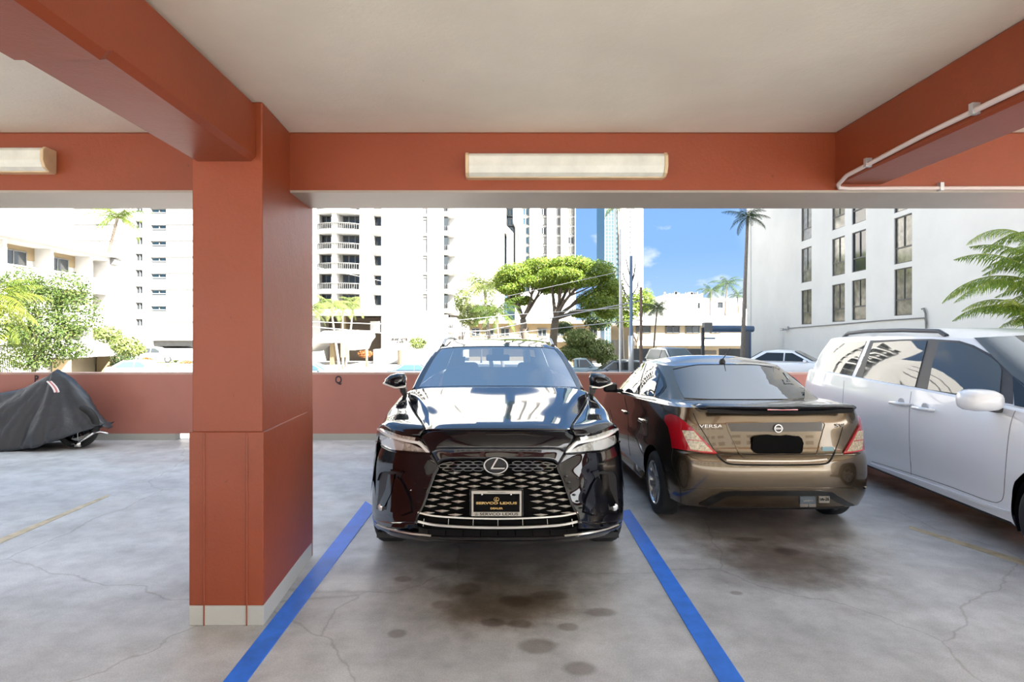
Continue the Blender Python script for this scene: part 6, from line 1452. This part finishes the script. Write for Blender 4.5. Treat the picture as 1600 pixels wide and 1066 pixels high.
# ---------------------------------------------------------------- cars parked beyond the parapet
def lot_car(loc, rz, paint, label, kind='sedan', glassk='midwin'):
    """full small car: curved shell, glass band, wheels; local +x is the nose"""
    t = empty('parked_car', loc, rz, label, 'car')
    Lh = 2.25; hb = {'sedan': .92, 'suv': 1.02, 'truck': 1.05}[kind]; hr = {'sedan': 1.42, 'suv': 1.68, 'truck': 1.75}[kind]
    xs_ = [-Lh, -Lh+.12, -Lh+.6, -1.35, 0, 1.0, 1.45, Lh-.25, Lh-.03, Lh]
    rows = []
    for x in xs_:
        f = min(1, (Lh-abs(x))/.5+.0)**.5 if abs(x) < Lh else 0; w = .62+.27*f; zt = hb*(1-.05*(x > 1.2))-.12*max(0, (x-1.2)/1.05)**1.5-(.12 if abs(x) >= Lh-.03 else 0)
        rows.append([Vector((x, s_*w*q, z)) for s_, q, z in ((-1,.92,.25),(-1,1,.5),(-1,1,.75),(-1,.93,zt-.03),(-1,.7,zt+.02),(1,0,zt+.04),(1,.7,zt+.02),(1,.93,zt-.03),(1,1,.75),(1,1,.5),(1,.92,.25))])
    S_ = Surf(rows, None, 3, 3); m = S_.mesh()
    for e in (0, -1): m.add([p for p in rows[e]], [tuple(range(11))])
    fixn(m.build('body', paint, t, True, auto=50))
    if kind == 'truck': gx = [(-.55,hb),(-.5,hr-.1),(-.2,hr),(.5,hr),(1.2,hb)]
    elif kind == 'suv': gx = [(-2.1,hb),(-1.8,hr-.1),(-1.3,hr),(.3,hr),(1.25,hb)]
    else: gx = [(-1.75,hb),(-1.05,hr-.05),(-.5,hr),(.25,hr-.02),(1.15,hb)]
    def band(q, z0, z1, nm, mk, off=0.0):
        rws = []
        for x, z in gx:
            k = (z-hb)/(hr-hb); w = .82-.20*k
            rws.append([Vector((x, -w-off, z)), Vector((x, -w*.8, z+.03*k+off)), Vector((x, 0, z+.05*k+off)), Vector((x, w*.8, z+.03*k+off)), Vector((x, w+off, z))])
        m = MB(); n = 5
        vs = [p for r in rws for p in r]; m.add(vs, [(i*n+j, (i+1)*n+j, (i+1)*n+j+1, i*n+j+1) for i in range(len(rws)-1) for j in range(n-1)])
        m.add([r[0] for r in rws], [tuple(range(len(rws)))]); m.add([r[-1] for r in rws], [tuple(range(len(rws)))[::-1]])
        return fixn(m.build(nm, mk, t, True, auto=40))
    band(1, 0, 1, 'cabin', paint)
    def quad(nm, pts): 
        m = MB(); m.extr(pts, (0,0,.006)); m.build(nm, glassk, t)
    k1 = .12
    for sgn in (-1, 1):
        w0, w1 = .83, .655; x = [gx[0][0]+.28, gx[1][0]+.18, gx[3][0]-.02, gx[4][0]-.22]; z0, z1 = hb+.03, hr-.09; mid = -.1
        for (a0, a1, b0, b1, nm) in ((x[0], mid-.03, x[1], mid-.03, 'rear_side_window'), (mid+.03, x[3], mid+.03, x[2], 'front_side_window')):
            m = MB(); p = [(a0, sgn*(w0-.0), z0), (a1, sgn*w0, z0), (b1, sgn*w1, z1), (b0, sgn*w1, z1)]; m.extr(p, (0, sgn*.012, 0)); fixn(m.build(nm, glassk, t))
    (xa, za), (xb, zb) = gx[4], gx[3]
    for (xa, za), (xb, zb), nm in ((gx[4], gx[3], 'windshield'), (gx[0], gx[1], 'rear_window')):
        m = MB(); p = [(xa+(xb-xa)*.08, -.72, za+(zb-za)*.08+.02), (xa+(xb-xa)*.08, .72, za+(zb-za)*.08+.02), (xa+(xb-xa)*.93, .56, za+(zb-za)*.93+.03), (xa+(xb-xa)*.93, -.56, za+(zb-za)*.93+.03)]
        m.extr(p, (.02 if xa > 0 else -.02, 0, .02)); fixn(m.build(nm, glassk, t))
    for x in (-1.35, 1.4):
        for sgn in (-1, 1):
            m = MB(); m.lathe([(.001,-.09),(.2,-.09),(.31,-.09),(.32,-.05),(.32,.05),(.31,.09),(.001,.09)], (x, sgn*.80, .32), 'y', 20); m.build('wheel', 'rubber', t, True, auto=40)
            m = MB(); m.lathe([(.001,.10*sgn),(.19,.105*sgn),(.2,.085*sgn)], (x, sgn*.80, .32), 'y', 16); m.build('rim', 'alloy', t, True)
    for sgn in (-1, 1):
        m = MB(); m.box(Lh-.12, Lh+.0, sgn*.55-.16, sgn*.55+.16, .62, .74); m.build('headlight', 'clearlens', t, bevel=.03); m = MB(); m.box(-Lh-.0, -Lh+.12, sgn*.58-.14, sgn*.58+.14, .66, .80); m.build('tail_light', 'redlens', t, bevel=.02)
        m = MB(); m.box(.72, .86, sgn*.92-.08, sgn*.92+.08, hb-.02, hb+.12); m.build('side_mirror', paint, t, bevel=.03)
    return t
M['tealpaint'] = mat('pale blue car paint', (.16,.25,.29), .3, coat=1.0)
M['silverpaint'] = mat('silver blue car paint', (.09,.115,.14), .3, metal=.3, coat=1.0)
M['darkpaint'] = mat('dark grey car paint', (.03,.03,.035), .3, coat=1.0)
M['whitecar'] = mat('white car paint', (.45,.45,.45), .35, coat=1.0)
def gp(x, D, z): return ((x-VX)*D/F, D, z)
lot_car(gp(1234, 27, -.45), math.radians(-38), 'whitepaint', 'white sedan parked beyond the parapet between the bronze sedan and the minivan', 'sedan', 'darkwin')
lot_car(gp(1052, 33, -.72), math.radians(-80), 'silverpaint', 'grey SUV whose roof and rear window show just above the bronze sedan roof', 'suv', 'bluewin')
lot_car(gp(905, 46, GZ+.02), math.radians(0), 'tealpaint', 'pale blue pickup truck on the street right of the black SUV', 'truck', 'darkwin')
lot_car(gp(962, 43, GZ+.02), math.radians(180), 'silverpaint', 'silver blue hatchback on the street right of the pale blue truck', 'suv', 'darkwin')
lot_car(gp(1002, 49, GZ+.02), math.radians(180), 'silverpaint', 'grey car partly hidden between the poles and the bronze sedan windows', 'sedan', 'bluewin')
lot_car(gp(651, 44, GZ+.02), math.radians(2), 'silverpaint', 'dark glassed car roof just above the parapet left of the black SUV mirror', 'sedan', 'bluewin')
lot_car(gp(490, 44, GZ+.02), math.radians(-4), 'tealpaint', 'pale teal car nose showing just right of the column above the parapet', 'sedan', 'bluewin')
lot_car(gp(222, 40, -1.45), math.radians(0), 'whitecar', 'front white car parked above the parapet left of the column, below the spiky palm', 'sedan', 'bluewin')
lot_car(gp(243, 52, -.75), math.radians(8), 'whitecar', 'white car higher and further back, at the foot of the left white tower', 'sedan', 'midwin')
lot_car(gp(42, 42, -1.55), math.radians(-5), 'darkpaint', 'dark car roof under the leafy tree at left just above the parapet', 'sedan', 'darkwin')
m = MB(); m.box(-34, -18, 47.5, 56, GZ, -.76); struct(m.build('floor_left_terrace', 'lot'))
m = MB(); m.box(-36, -20, 37.5, 43.5, GZ, -1.46); struct(m.build('floor_left_lot', 'lot'))
m = MB(); m.box(7, 11, 29, 38, GZ, -.73); struct(m.build('floor_ramp', 'lot'))
